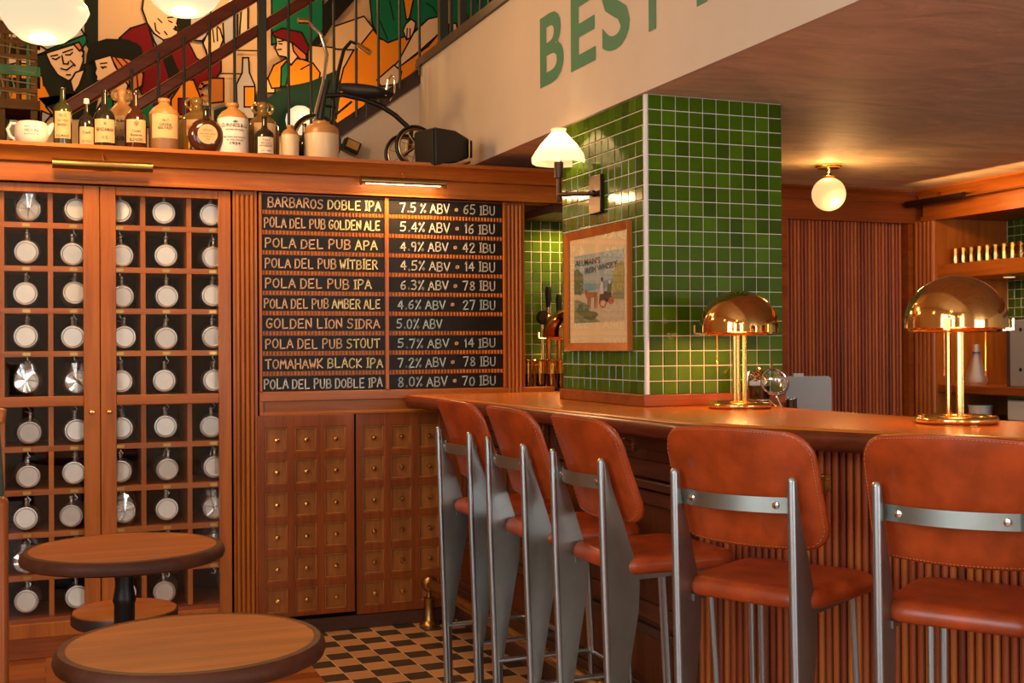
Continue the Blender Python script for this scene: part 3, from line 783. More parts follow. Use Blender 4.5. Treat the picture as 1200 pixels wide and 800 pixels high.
drawer_unit('wooden drawer cabinet of small square drawers beside the reeded pilaster', atY(302, 600, yl).x, atY(415.5, 600, yl).x, yl, atY(360, 721, yl).z, 1.030, (324.3, 358.8, 393.3), (514.5, 551.8, 589.8, 627.5, 664.8, 701.7), 6)
yr = YW + 0.004
drawer_unit('wooden drawer cabinet of small square drawers running behind the first bar stool', atY(417.5, 600, yr).x, 1.911, yr, atY(440, 718, yr).z, 1.030, (438, 470.5, 503), (511.5, 546.8, 583.7, 619.8, 655.7, 692), 6)
box_obj('drawer_plinth', M['plinth'], bx0 - 0.1, 1.90, YW + .01, YW + .4, 0, 0.066, None, 0.003, (1.35, YW + .2, 0))
tag(COL.objects['drawer_plinth'], 'dark wooden plinth under the drawer cabinets', 'plinth')

# ================================================================== BAR
ZCT = 1.117
fr = [(1.64, 5.575), (1.655, 5.40), (1.69, 5.05), (1.715, 4.7), (1.73, 4.35), (1.745, 4.0), (1.775, 3.6), (1.795, 3.30), (1.825, 3.12), (1.925, 2.91), (2.03, 2.69), (2.135, 2.47), (2.245, 2.25), (2.40, 1.94), (2.75, 1.25)]
bk = [(3.15, 1.45), (2.76, 2.66), (2.60, 3.08), (2.57, 3.30), (2.555, 3.79), (2.66, 3.92), (2.722, 4.0), (2.722, 5.30), (2.90, 5.42), (2.90, YD - 0.01), (2.43, YD - 0.01), (2.43, 5.575)]
t = thing('bar_counter', (2.0, 3.6, 0), 'long wooden bar counter bending round the tiled column', 'bar counter')
o = MB().prism([(x, y) for x, y in (fr + bk)][::-1], ZCT - 0.058, ZCT).build('countertop', M['counter'], t, bevel=0.012, bseg=4)
# rounded front nosing, dark wood, running round the front edge
n_ = MB()
prev = None; prof = [(0.004, -0.006), (-0.006, -0.009), (-0.014, -0.018), (-0.017, -0.032), (-0.012, -0.048), (0.0, -0.062), (0.06, -0.066), (0.06, -0.010)]
ring = []
for i, p in enumerate(fr):
    a = Vector((*fr[max(0, i - 1)], 0)); e = Vector((*fr[min(len(fr) - 1, i + 1)], 0)); d = (e - a).normalized(); nn = Vector((-d.y, d.x, 0))
    if nn.x < 0: nn = -nn
    ring.append([Vector((*p, ZCT)) + nn * u + Vector((0, 0, v)) for u, v in prof])
m = len(prof)
n_.add([v for r_ in ring for v in r_], [(i * m + k, i * m + (k + 1) % m, (i + 1) * m + (k + 1) % m, (i + 1) * m + k) for i in range(len(fr) - 1) for k in range(m)] + [tuple(range(m)), tuple((len(fr) - 1) * m + k for k in range(m))[::-1]])
n_.build('nosing', M['nose'], t, smooth=50)
# front: panelled run, then reeded run
XP, YP = 1.90, 3.26
dr = Vector((0.452, -0.892, 0)).normalized(); nr = Vector((-dr.y * -1, 0, 0))
body = [(XP + .012, 5.584), (XP + .012, YP), (XP + dr.x * 2.4, YP + dr.y * 2.4), (XP + dr.x * 2.4 + 0.5, YP + dr.y * 2.4 + .2), (2.45, 3.3), (2.45, 5.584)]
MB().prism(body[::-1], 0.0, ZCT - 0.06).build('carcass', M['bar_shade_v'], t)
p = MB()
for y0, y1 in ((5.55, 5.02), (5.00, 4.46), (4.44, 3.88), (3.86, 3.28)):
    for z0, z1 in ((0.42, 0.86), (0.90, 1.045)):
        p.box(XP, XP + .02, y1, y1 + .06, z0, z1).box(XP, XP + .02, y0 - .06, y0, z0, z1).box(XP, XP + .02, y1 + .06, y0 - .06, z0, z0 + .06).box(XP, XP + .02, y1 + .06, y0 - .06, z1 - .05, z1)
p.build('panel_frame', M['bar_shade_y'], t, bevel=0.004)
p = MB().box(XP - .02, XP + .02, YP - .01, 5.56, 0.0, 0.17).box(XP - .012, XP + .02, YP - .01, 5.56, 0.17, 0.20).box(XP - .016, XP + .02, YP, 5.56, 0.865, 0.895).box(XP - .012, XP + .02, YP, 5.56, 0.375, 0.405)
p.build('plinth', M['plinth'], t, bevel=0.004)
rp = reeds(MB(), (XP, YP), (XP + dr.x * 2.3, YP + dr.y * 2.3), 0.10, ZCT - 0.062, 0.0226, 3)
rp.build('reeded_front', [M['reed_a'], M['reed_b'], M['reed_c']], t)
# coat hooks under the counter
def hook(c, out, side):
    c, out, side = Vector(c), Vector(out), Vector(side); up = Vector((0, 0, 1))
    h = MB().obox(c, side * .009, out * .003, up * .022)
    h.tube([c + up * .012, c + out * .02 + up * .014, c + out * .034 + up * .022], 0.0035, 8)
    h.ball(c + out * .036 + up * .024, 0.0065, 8)
    h.tube([c - up * .008, c + out * .014 - up * .022, c + out * .032 - up * .026, c + out * .044 - up * .012], 0.0035, 8)
    h.ball(c + out * .044 - up * .010, 0.006, 8)
    return h.build('coat_hook', M['brass_old'], t)
for q in ((567, 489), (637, 502), (742, 521)):
    c = atX(*q, XP); hook(c, (-1, 0, 0), (0, 1, 0))
c = atX(972, 566, XP)
nrm = Vector((-0.892, -0.452, 0)); dd = ray(973, 566); s_ = (Vector((XP, YP, 0)) - Vector((0, 0, CAMH))).dot(nrm) / dd.dot(nrm)
hook(Vector((0, 0, CAMH)) + dd * s_ + nrm * .012, nrm, dr)
# back worktop inside the bar (a step lower than the counter)
MB().box(2.735, 3.75, 3.95, 5.40, 0.0, 0.96).build('work_bench', M['plinth'], t)

# brass foot rail
t = thing('foot_rail', (1.727, 5.55, 0), 'brass foot rail on turned posts along the foot of the bar', 'foot rail')
zr = 0.205
MB().tube([(1.73, 5.55, zr), (1.73, 3.36, zr), (1.755, 3.26, zr), (1.85, 3.145, zr), (2.42, 2.02, zr)], 0.024, 16).build('rail', M['brass_old'], t)
for (x, y) in ((1.728, 5.53), (2.10, 2.652)):
    MB().lathe([(0.048, 0), (0.048, 0.008), (0.036, 0.016), (0.030, 0.026), (0.026, 0.034), (0.025, 0.13), (0.028, 0.136), (0.012, 0.142), (0.009, 0.165), (0.02, 0.19), (0.02, 0.2)], (x, y, 0), 20).build('post', M['brass_old'], t)
    MB().ball((x, y - (0 if y < 5 else .0), zr), 0.040, 18).build('ball_finial', M['brass_old'], t)

# ================================================================== TILED COLUMN
kx, ky, kx1, ky1 = 2.117, 4.016, 2.722, 4.785
t = thing('tiled_column', ((kx + kx1) / 2, (ky + ky1) / 2, ZCT), 'square column faced in glossy green tiles standing on the counter', 'column')
MB().box(kx, kx1, ky, ky1, ZCT + .001, ZC).build('core', M['grout'], t)
c = MB()
H = ZC - (ZCT + .045); pv = 0.0572
tiles(c, (kx, ky + .012, ZC), (0, 1, 0), (0, 0, -1), 13, 21, 0.0595, pv, (-1, 0, 0), clipv=H, clipu=ky1 - ky - .012)
tiles(c, (kx + .012, ky, ZC), (1, 0, 0), (0, 0, -1), 10, 21, 0.0595, pv, (0, -1, 0), clipv=H, clipu=kx1 - kx - .012)
tiles(c, (kx1, ky, ZC), (0, 1, 0), (0, 0, -1), 13, 21, 0.0595, pv, (1, 0, 0), clipv=H, clipu=ky1 - ky)
tiles(c, (kx, ky1, ZC), (1, 0, 0), (0, 0, -1), 10, 21, 0.0595, pv, (0, 1, 0), clipv=H, clipu=kx1 - kx)
c.build('tile_facing', TILES, t)
MB().lathe([(0.010, ZCT + .045), (0.010, ZC - .001)], (kx + .0065, ky + .0065, 0), 14).build('corner_bead', M['trim_white'], t)
c = MB().box(kx - .02, kx1 + .004, ky - .02, ky1 + .005, ZCT + .0005, ZCT + .046); c.build('base_moulding', M['mah_h'], t, bevel=0.004)

# ================================================================== FRAMED PRINT ON THE COLUMN
xf = kx - 0.0045
A1, A2, A3, A4 = atX(664, 275.5, xf), atX(739.5, 258, xf), atX(743, 410, xf), atX(668, 411.5, xf)
y0, y1 = (A2.y + A3.y) / 2, (A1.y + A4.y) / 2
z1, z0 = (A1.z + A2.z) / 2, (A3.z + A4.z) / 2
t = thing('framed_print', (xf, (y0 + y1) / 2, z0), 'small wood framed horse and cart print on the tiled column', 'picture')
f = MB(); w = 0.032; out = 0.022
def fr_side(a, b_, ia, ib):
    # bevelled moulding between outer edge a-b and inner edge ia-ib
    q = lambda p, x: Vector((xf - x, p[0], p[1]))
    f.add([q(a, 0), q(b_, 0), q(b_, out), q(a, out), q(ia, .009), q(ib, .009)], [(0, 1, 2, 3), (3, 2, 5, 4), (0, 4, 5, 1)])
O = [(y0, z0), (y1, z0), (y1, z1), (y0, z1)]; I_ = [(y0 + w, z0 + w), (y1 - w, z0 + w), (y1 - w, z1 - w), (y0 + w, z1 - w)]
for k in range(4): fr_side(O[k], O[(k + 1) % 4], I_[k], I_[(k + 1) % 4])
f.build('frame', M['oak_v'], t, smooth=0)
MB().box(xf - .006, xf, y0 + .01, y1 - .01, z0 + .01, z1 - .01).build('mount', M['mount'], t)
# the print: landscape with a horse-drawn cart, in flat printed colours
u0, u1 = y1 - w - 0.045, y0 + w + 0.026      # from left to right in the picture (y falls)
v0, v1 = z0 + w + 0.085, z1 - w - 0.070
def PR(u, v, l): return Vector((xf - .0065 - .0003 * l, u0 + (u1 - u0) * u, v0 + (v1 - v0) * v))
pm = {'sky': (0.30, 0.40, 0.42), 'far': (0.16, 0.30, 0.36), 'tree': (0.10, 0.14, 0.06), 'tree2': (0.32, 0.28, 0.08), 'road': (0.52, 0.44, 0.32), 'grass': (0.20, 0.23, 0.12), 'horse': (0.30, 0.11, 0.04), 'dark': (0.03, 0.03, 0.03), 'pale': (0.60, 0.52, 0.42), 'red': (0.42, 0.10, 0.06)}
pk = list(pm); pmat = [plain('print_' + k, pm[k], 0.5, noise=0.25, nscale=60) for k in pk]
pr = MB()
def pp(pts, k, l): pr.poly([PR(u, v, l) for u, v in pts], pk.index(k))
def blob(cx, cy, rx, ry, k, l, n=14, j=0.22):
    pp([(min(1, max(0, cx + rx * math.cos(2 * PI * i / n) * random.uniform(1 - j, 1 + j))), min(1, max(0, cy + ry * math.sin(2 * PI * i / n) * random.uniform(1 - j, 1 + j)))) for i in range(n)], k, l)
pp([(0, 0), (1, 0), (1, 1), (0, 1)], 'sky', 0)
pp([(0, .45), (1, .5), (1, .62), (.7, .6), (.5, .55), (.3, .58), (0, .55)], 'far', 1)
pp([(0, 0), (1, 0), (1, .48), (.6, .4), (0, .42)], 'road', 2)
pp([(0, 0), (.55, 0), (.35, .12), (.28, .26), (.1, .34), (0, .34)], 'grass', 3); pp([(.75, .32), (1, .3), (1, .46), (.8, .42)], 'grass', 3)
blob(.06, .62, .13, .20, 'tree', 4); blob(.12, .5, .09, .10, 'tree', 4.3); blob(.93, .66, .13, .18, 'tree2', 4); blob(.9, .5, .13, .10, 'tree2', 4.4); blob(.18, .2, .14, .09, 'tree', 4.2); blob(.34, .10, .14, .06, 'tree', 4.4)
pp([(.26, .36), (.48, .36), (.50, .43), (.30, .44), (.26, .49), (.22, .48)], 'horse', 6)
for x_ in (.29, .33, .43, .47): pp([(x_, .20), (x_ + .018, .20), (x_ + .025, .37), (x_ - .005, .37)], 'horse', 6.2)
pp([(.52, .26), (.56, .24), (.78, .30), (.76, .44), (.54, .42)], 'dark', 6.3); blob(.60, .26, .07, .06, 'red', 6.6, 14, 0); blob(.60, .26, .045, .038, 'road', 6.8, 14, 0); blob(.76, .29, .055, .05, 'red', 6.6, 14, 0)
pp([(.53, .40), (.62, .40), (.61, .56), (.56, .58)], 'pale', 7); blob(.585, .61, .022, .03, 'dark', 7.1, 10, 0)
pp([(.68, .40), (.77, .41), (.77, .53), (.70, .54)], 'tree', 7); blob(.735, .56, .022, .03, 'pale', 7.1, 10, 0)
put_text(pr, "ALLMAN'S", lambda u, v: PR(.03 + .52 * u, .845 + .095 * v, 8), 0.01, pk.index('dark'))
put_text(pr, 'IRISH WHISKY', lambda u, v: PR(.24 + .64 * u, .715 + .085 * v + .05 * u, 8), 0.01, pk.index('dark'))
pr.build('print', pmat, t, smooth=0)
MB().box(xf - .0115, xf - .0100, y0 + w - .004, y1 - w + .004, z0 + w - .004, z1 - w + .004).build('glass_pane', M['glass'], t)

# ================================================================== LETTERING ON THE GALLERY FACE
zl0, zl1 = 2.514, 2.829
t = thing('wall_lettering', (XB - 0.002, 4.2, zl0), 'large green painted capital letters on the pale gallery face', 'lettering')
for s_, ya, ye in (('B', 4.990, 4.726), ('E', 4.650, 4.405), ('S', 4.345, 4.100), ('T', 4.040, 3.795), ('P', 3.595, 3.350)):
    b = MB(); put_text(b, s_, lambda u, v: Vector((XB - 0.002, ya + (ye - ya) * u, zl0 + (zl1 - zl0) * v)), 0.022)
    b.build('letter', M['letter'], t, smooth=0)

# ================================================================== BAR STOOLS
def rounded_outline(hw, hh, r, n=8):
    pts = []
    for cx_, cy_, a0 in ((hw - r, hh - r, 0), (-hw + r, hh - r, 90), (-hw + r, -hh + r, 180), (hw - r, -hh + r, 270)):
        pts += [(cx_ + r * math.cos(R(a0 + 90 * k / n)), cy_ + r * math.sin(R(a0 + 90 * k / n))) for k in range(n + 1)]
    return pts
def dense(pts, step):
    out = []
    for i, p in enumerate(pts):
        q = pts[(i + 1) % len(pts)]; L = math.dist(p, q); k = max(1, int(L / step))
        out += [(p[0] + (q[0] - p[0]) * j / k, p[1] + (q[1] - p[1]) * j / k) for j in range(k)]
    return out
def shell(outline, layers, fn):
    # closed cushion: layers = (scale, w) rings from front centre over the rim to back centre; fn maps (x,y,w) to 3-D
    mb = MB(); n = len(outline); rings = []
    for sc_, w in layers: rings.append([fn(x * sc_, y * sc_, w) for x, y in outline])
    v = [p for r_ in rings for p in r_]; f = []
    for i in range(len(layers) - 1):
        for k in range(n): f.append((i * n + k, i * n + (k + 1) % n, (i + 1) * n + (k + 1) % n, (i + 1) * n + k))
    a = len(v); v.append(fn(0, 0, layers[0][1])); v.append(fn(0, 0, layers[-1][1])); L = (len(layers) - 1) * n
    for k in range(n): f.append((a, (k + 1) % n, k)); f.append((a + 1, L + k, L + (k + 1) % n))
    return mb.add(v, f)
ZL = 1.035
def stool_parts(t):
    hw = 0.165
    # rear legs: folded steel blades, widest at the seat, on a round rear edge
    prof_r = [(0.0, ZL - .01), (0.002, 0.95), (0.008, 0.72), (0.018, 0.42), (0.032, 0.0)]
    widths = [(ZL - .01, .012), (0.95, .030), (0.86, .060), (0.76, .090), (0.68, .108), (0.60, .102), (0.50, .080), (0.38, .055), (0.27, .033), (0.24, .026), (0.0, .022)]
    def rear(z):
        for (ya, za), (yb, zb_) in zip(prof_r[:-1], prof_r[1:]):
            if za >= z >= zb_ - 1e-9: return ya + (yb - ya) * (za - z) / (za - zb_)
        return prof_r[-1][0]
    for s in (-1, 1):
        mb = MB(); x = s * hw; ring = []
        for z, w in widths:
            y = rear(z); th = .0105
            ring.append([(x - th * .8, y + .004, z), (x + th * .8, y + .004, z), (x + th, y + w * .45, z), (x + th * .55, y + w, z), (x - th * .55, y + w, z), (x - th, y + w * .45, z)])
        n = 6
        mb.add([p for r_ in ring for p in r_], [(i * n + k, i * n + (k + 1) % n, (i + 1) * n + (k + 1) % n, (i + 1) * n + k) for i in range(len(ring) - 1) for k in range(n)] + [tuple(range(n))[::-1], tuple((len(ring) - 1) * n + k for k in range(n))])
        leg = mb.build('rear_leg', M['steel'], t, local=True, smooth=25)
        tb = MB().tube([(x, rear(z), z) for z in (0.0, 0.2, 0.42, 0.6, 0.72, 0.95, ZL - .011)], .011, 12)
        tb.lathe([(.011, 0), (.0095, .006), (.0055, .010), (.0001, .011)], (x, rear(ZL - .011), ZL - .011), 12)
        tb.build('leg_tube', M['steel_edge'], leg, local=True)
    # front legs, seat rails, foot rails
    for s in (-1, 1):
        MB().tube([(s * .150, .360, .700), (s * .156, .385, .26), (s * .160, .398, 0.0)], .009, 10).build('front_leg', M['steel_edge'], t, local=True)
        if s < 0: MB().tube([(s * .115, .352, .700), (s * .124, .380, .255)], .009, 10).build('support_tube', M['steel_edge'], t, local=True)
        MB().bar((s * .158, .07, .694), (s * .152, .385, .698), .014, .018).build('seat_rail', M['steel'], t, local=True)
        MB().tube([(s * .163, .035, .252), (s * .156, .386, .256)], .009, 10).build('side_rail', M['steel_edge'], t, local=True)
    MB().tube([(-.156, .386, .256), (.156, .386, .256)], .010, 10).build('foot_bar', M['steel_edge'], t, local=True)
    # curved strap across the back with two screws
    sb = MB(); n = 14; zc = 0.962; v = []
    def strap_y(x): return .012 - .046 * (1 - (x / hw) ** 2)
    for i in range(n + 1):
        x = -hw + .008 + (2 * hw - .016) * i / n; y = strap_y(x) + .022
        v += [(x, y - .002, zc - .019), (x, y - .002, zc + .019), (x, y + .002, zc + .019), (x, y + .002, zc - .019)]
    sb.add(v, [(4 * i + k, 4 * i + (k + 1) % 4, 4 * i + 4 + (k + 1) % 4, 4 * i + 4 + k) for i in range(n) for k in range(4)] + [(0, 1, 2, 3), tuple(4 * n + k for k in (3, 2, 1, 0))])
    strap = sb.build('back_strap', M['steel'], t, local=True)
    for s in (-1, 1):
        MB().lathe([(.0095, 0), (.0085, .003), (.004, .0045), (.0001, .0045)], (s * .118, strap_y(.118) + .019, zc), 12, axis='y').build('screw', M['chrome'], strap, local=True)
    # backrest: curved, leaning panel in leather
    W, Hh = 0.216, 0.143; zc = 0.992
    ol = dense(rounded_outline(W, Hh, 0.062, 7), 0.03)
    lean = 0.35
    def back(x, y, w):
        k = 1.0 + 0.02 * max(0, -y / Hh)
        xx = x * k; zz = y + (0.014 * (1 - (x / W) ** 2) if y > 0 else -0.008 * (1 - (x / W) ** 2))
        yy = 0.012 + 0.95 * xx * xx - zz * lean + w + 0.012
        return (xx * math.cos(0.22 * x / W), yy, zc + zz)
    lay = [(.35, .013), (.75, .012), (.93, .011), (.985, .007), (1.0, 0.0), (.985, -.007), (.93, -.010), (.75, -.011), (.35, -.011)]
    lay = [(s_, w_ + .0) for s_, w_ in lay]
    br = shell(ol, lay, lambda x, y, w: back(x, y, w + .004)).build('backrest', M['leather'], t, local=True, smooth=60)
    st = MB(); ol2 = dense(rounded_outline(W * .962, Hh * .945, 0.056, 7), 0.0042)
    for i in range(0, len(ol2), 2):
        a, c = ol2[i], ol2[(i + 1) % len(ol2)]
        st.bar(back(a[0], a[1], -.0072), back(c[0], c[1], -.0072), 0.0014, 0.0014)
    st.build('stitching', M['thread'], br, local=True, smooth=0)
    # seat cushion
    def seat(x, y, w):
        k = 0.90 + 0.10 * (y + .19) / .38
        dish = -0.010 * (1 - (x / .2) ** 2) * (1 if w > .0 else 0) * (1 - (y / .19) ** 2)
        return (x * k, y + .245, .728 + w + dish)
    ol3 = dense(rounded_outline(0.205, 0.192, 0.07, 7), 0.03)
    shell(ol3, [(.3, .027), (.7, .027), (.88, .025), (.955, .018), (.99, .006), (1.0, -.006), (.99, -.018), (.95, -.025), (.7, -.026), (.3, -.026)], seat).build('seat', M['leather'], t, local=True, smooth=60)
STOOLS = [((1.447, 4.313), -88.0, 'leather bar stool farthest along the counter, nearest the drawer cabinets'),
          ((1.438, 3.745), -90.0, 'leather bar stool second from the drawer cabinets'),
          ((1.448, 3.190), -89.2, 'leather bar stool in front of the column, middle of the five'),
          ((1.579, 2.554), -62.2, 'leather bar stool before the left end of the reeded counter front'),
          ((1.868, 2.112), -57.0, 'leather bar stool nearest the viewer at the right edge of the photo')]
proto = None
for (x, y), rz, lab in STOOLS:
    if proto is None:
        o = proto = thing('bar_stool', (x, y, 0), lab, 'bar stool', 'leather bar stools along the counter', R(rz)); stool_parts(o)
    else:
        o = copy_tree(proto); o.location = (x, y, 0); o.rotation_euler = (0, 0, R(rz)); o['label'] = lab

# ================================================================== ROUND TABLES, STOOL BEHIND, BENCH END
def round_table(loc, D, z, lab):
    t = thing('round_table', (loc[0], loc[1], 0), lab, 'table', 'round pedestal tables'); r = D / 2
    c = (loc[0], loc[1], 0)
    tp = MB().lathe([(0.0001, z - .002), (r - .022, z - .002), (r - .020, z), (r - .02, z - .03), (0.0001, z - .03)], c, 64).build('table_top', M['table'], t)
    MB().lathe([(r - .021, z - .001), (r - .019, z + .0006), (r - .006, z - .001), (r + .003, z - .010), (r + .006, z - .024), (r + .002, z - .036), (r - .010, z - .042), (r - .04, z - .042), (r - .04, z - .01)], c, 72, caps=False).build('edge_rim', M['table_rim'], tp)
    MB().lathe([(.12, z - .042), (.12, z - .050), (.045, z - .058), (.030, z - .075), (.027, z - .12), (.033, z - .155), (.035, z - .165), (.031, z - .175), (.030, .10), (.036, .07), (.05, .06)], c, 24).build('pedestal', M['black_metal'], t)
    MB().lathe([(.22, 0), (.22, .012), (.19, .024), (.07, .045), (.05, .06), (0.0001, .06)], c, 40).build('base', M['black_metal'], t)
T1 = atD(145.5, 640, 1); s_ = (0.74 - CAMH) / (T1.z - CAMH); T1 = atD(145.5, 640, s_)
T2 = atD(225.5, 750, 1); s_ = (0.70 - CAMH) / (T2.z - CAMH); T2 = atD(225.5, 750, s_)
round_table(T1, 0.592, 0.74, 'round wooden table farther back on a black pedestal, before the glazed cupboard')
round_table(T2, 0.574, 0.70, 'round wooden table nearest the viewer, its top lowest in the photo')
q = atD(146, 712, 1); s_ = (0.47 - CAMH) / (q.z - CAMH); q = atD(146.5, 711, s_)
t = thing('low_stool', (q.x, q.y, 0), 'low round wooden stool behind the far round table', 'stool')
MB().lathe([(0.0001, .47), (.160, .47), (.168, .466), (.171, .455), (.171, .43), (.16, .425), (0.0001, .425)], (q.x, q.y, 0), 40).build('seat', [M['table']], t)
MB().lathe([(.172, .462), (.174, .455), (.174, .428), (.165, .42), (.15, .42)], (q.x, q.y, 0), 40, caps=False).build('seat_rim', M['ebony'], t)
for k in range(4):
    a = PI / 4 + k * PI / 2
    MB().tube([(q.x + .11 * math.cos(a), q.y + .11 * math.sin(a), .425), (q.x + .15 * math.cos(a), q.y + .15 * math.sin(a), 0)], .016, 10).build('leg', M['ebony'], t)
# bench end at the left edge
e0 = atD(10, 580, 2.35); yb = e0.y
t = thing('bench', (e0.x - .03, yb, 0), 'end of a dark wooden bench with ribbed green back at the left edge', 'bench')
MB().box(e0.x - .075, e0.x, yb - .05, yb + .0, 0, e0.z).build('end_post', M['mah_v'], t, bevel=0.01)
e1 = atD(4, 490, 2.40)
MB().extrude([(e1.x - .14, yb + .03, e0.z - .03), (e1.x + .002, yb + .03, e0.z - .01), (e1.x - .008, yb + .03, e1.z), (e1.x - .14, yb + .03, e1.z + .015)], (0, .05, 0)).build('padded_back', M['cord'], t, bevel=0.008)
MB().bar((e1.x - .2, yb + .055, e1.z + .030), (e1.x + .004, yb + .055, e1.z + .004), .06, .03).build('top_rail', M['oak_h'], t, bevel=0.006)
MB().box(e0.x - .55, e0.x - .03, yb - .05, yb + .45, .38, .44).build('seat', M['cord'], t, bevel=0.015)
MB().box(e0.x - .55, e0.x - .48, yb - .05, yb + .0, 0, .40).build('end_post', M['mah_v'], t, bevel=0.01)

# ================================================================== LAMPS
def dome_lamp_parts(t, r=0.144, z_rim=0.277):
    # base ring and disc
    MB().lathe([(0.0001, .006), (.098, .006), (.104, .004), (.104, .0), (0.0001, 0)], (0, 0, 0), 48).build('base_plate', M['brass'], t, local=True)
    MB().tube([(.104 * math.cos(2 * PI * k / 48), .104 * math.sin(2 * PI * k / 48), .0125) for k in range(48)], .0122, 12, closed=True).build('base_ring', M['brass'], t, local=True)
    for k in range(3):
        a = R(-100 + 120 * k); x, y = .021 * math.cos(a), .021 * math.sin(a)
        MB().tube([(x, y, .004), (x, y, z_rim - .004)], .0085, 10).build('post', M['brass'], t, local=True)
    MB().tube([(r * .84 * math.cos(2 * PI * k / 48), r * .84 * math.sin(2 * PI * k / 48), z_rim - .006) for k in range(48)], .006, 8, closed=True).build('support_ring', M['brass'], t, local=True)
    for k in range(3):
        a = R(-130 + 120 * k); d = Vector((math.cos(a), math.sin(a), 0)); s = Vector((-d.y, d.x, 0))
        mb = MB().obox(d * (r * .5) + Vector((0, 0, z_rim - .006)), d * r * .5, s * .004, (0, 0, .003))
        mb.obox(d * (r + .010) + Vector((0, 0, z_rim - .004)), d * .012, s * .009, (0, 0, .003)).obox(d * (r + .020) + Vector((0, 0, z_rim + .010)), d * .003, s * .009, (0, 0, .017))
        mb.build('clip', M['brass'], t, local=True)
    n = 16; hd = r * 0.95; pr_ = [(r, z_rim), (r, z_rim + .016)] + [(r * math.cos(PI / 2 * k / n), z_rim + .016 + hd * math.sin(PI / 2 * k / n)) for k in range(1, n)] + [(0.0001, z_rim + .016 + hd)]
    inn = [(max(.0001, a - .003) if a > .001 else .0001, z - .003 if i else z) for i, (a, z) in enumerate(pr_)][::-1]
    MB().lathe(pr_ + inn + [pr_[0]], (0, 0, 0), 64, caps=False).build('shade', M['brass_dome'], t, local=True, smooth=50)
    MB().lathe([(.0001, 0), (.018, .006), (.026, .022), (.026, .034), (.016, .052), (.012, .06), (.012, .066), (.0001, .066)], (0, 0, z_rim + .055), 16).build('bulb', M['bulb'], t, local=True)
    for a in (-1, 1):
        mb = MB(); x, y = a * .066, -.045
        for k in range(32): mb.ball((x, y, z_rim - .006 - k * .0042), .0021, 6)
        mb.build('pull_chain', M['brass'], t, local=True)
def place_lamp(px, py, lab, first, extra=None, rz=0):
    p = atZ(px, py, ZCT + .012) if extra is None else extra
    loc = (p.x, p.y, ZCT + .0005)
    if first is None:
        o = thing('dome_table_lamp', loc, lab, 'table lamp', 'brass dome lamps on the counter', rz); dome_lamp_parts(o)
    else:
        o = copy_tree(first); o.location = loc; o.rotation_euler = (0, 0, rz); o['label'] = lab
    point_light('lamp_glow', (loc[0], loc[1], loc[2] + .297), 8.5, (1.0, .48, .15), .03)
    return o
L1 = place_lamp(1121, 491.5, 'brass dome table lamp at the right end of the counter', None, rz=R(-10))
place_lamp(866.5, 474.5, 'brass dome table lamp standing beside the tiled column', L1, rz=R(-71))
place_lamp(0, 0, 'brass dome table lamp half hidden behind the column, in the tiled recess', L1, Vector((2.585, 5.76, 0)), rz=R(-71))

o = MB().lathe([(.0001, 2.026), (.034, 2.026), (.038, 2.029), (.038, 2.0298)], (2.66, 5.90, 0), 20).build('downlight', M['opal_globe'], None, (2.66, 5.90, 2.03)); tag(o, 'small round downlight in the soffit of the tiled recess', 'downlight')
area_light('recess_glow', (2.66, 5.90, 2.02), (R(-8), 0, 0), .06, .06, 7, WARM)
# wall lamp on the column
b0 = atX(701, 228, kx - .0045)
t = thing('wall_lamp', (kx - .005, b0.y, b0.z), 'bronze swing arm wall lamp with pleated opal shade on the column', 'wall lamp')
MB().box(kx - .022, kx - .0045, b0.y - .055, b0.y + .055, b0.z - .078, b0.z + .078).build('back_plate', M['bronze'], t, bevel=0.003)
pj = atX(655, 228, kx - .095)      # pole of the shade stands off the wall
PY_, PX_ = pj.y, kx - .095
arm = MB().tube([(kx - .02, b0.y - .02, b0.z + .002), (kx - .05, b0.y - .005, b0.z + .002), (PX_, PY_, pj.z)], .0095, 10); arm.ball((kx - .034, b0.y - .015, b0.z + .002), .013, 12).build('arm', M['bronze'], t)
zs0 = atX(655, 237, PX_).z; zs1 = atX(655, 209, PX_).z; zs2 = atX(655, 190, PX_).z
MB().lathe([(.0075, zs0), (.009, zs0 + .004), (.009, zs1), (.019, zs1 + .002), (.020, zs1 + .03), (.020, zs2), (.0001, zs2)], (PX_, PY_, 0), 16).build('stem', M['bronze'], t)
zt1, zb1 = atX(652, 152, PX_).z, atX(652, 193, PX_).z
pl = MB(); seg = 72; hz = zt1 - zb1; prof = [(.109, zb1), (.113, zb1 + .012), (.111, zb1 + .026), (.074, zb1 + hz * .56), (.036, zt1 - .022), (.029, zt1 - .015), (.033, zt1)]
vs_ = []
for i, (r_, z) in enumerate(prof):
    for k in range(seg):
        a = 2 * PI * k / seg; rr = r_ * (1 + (0.035 if k % 6 < 3 else -0.035) * (1 if i in (2, 3) else .4))
        vs_.append((PX_ + rr * math.cos(a), PY_ + rr * math.sin(a), z))
pl.add(vs_, [(i * seg + k, i * seg + (k + 1) % seg, (i + 1) * seg + (k + 1) % seg, (i + 1) * seg + k) for i in range(len(prof) - 1) for k in range(seg)])
pl.build('shade', M['opal_pleat'], t, smooth=60)
for s in (-1, 1): MB().tube([(PX_, PY_ + s * .015, zs2 - .002), (PX_, PY_ + s * .03, zs2 + .02)], .0025, 6).build('shade_spring', M['brass'], t)
MB().ball((PX_, PY_, zs2 + .022), .017, 12).build('bulb', M['bulb'], t)
point_light('wall_lamp_glow', (PX_, PY_, zs2 + .050), 1.6, (1.0, .70, .40), .015)

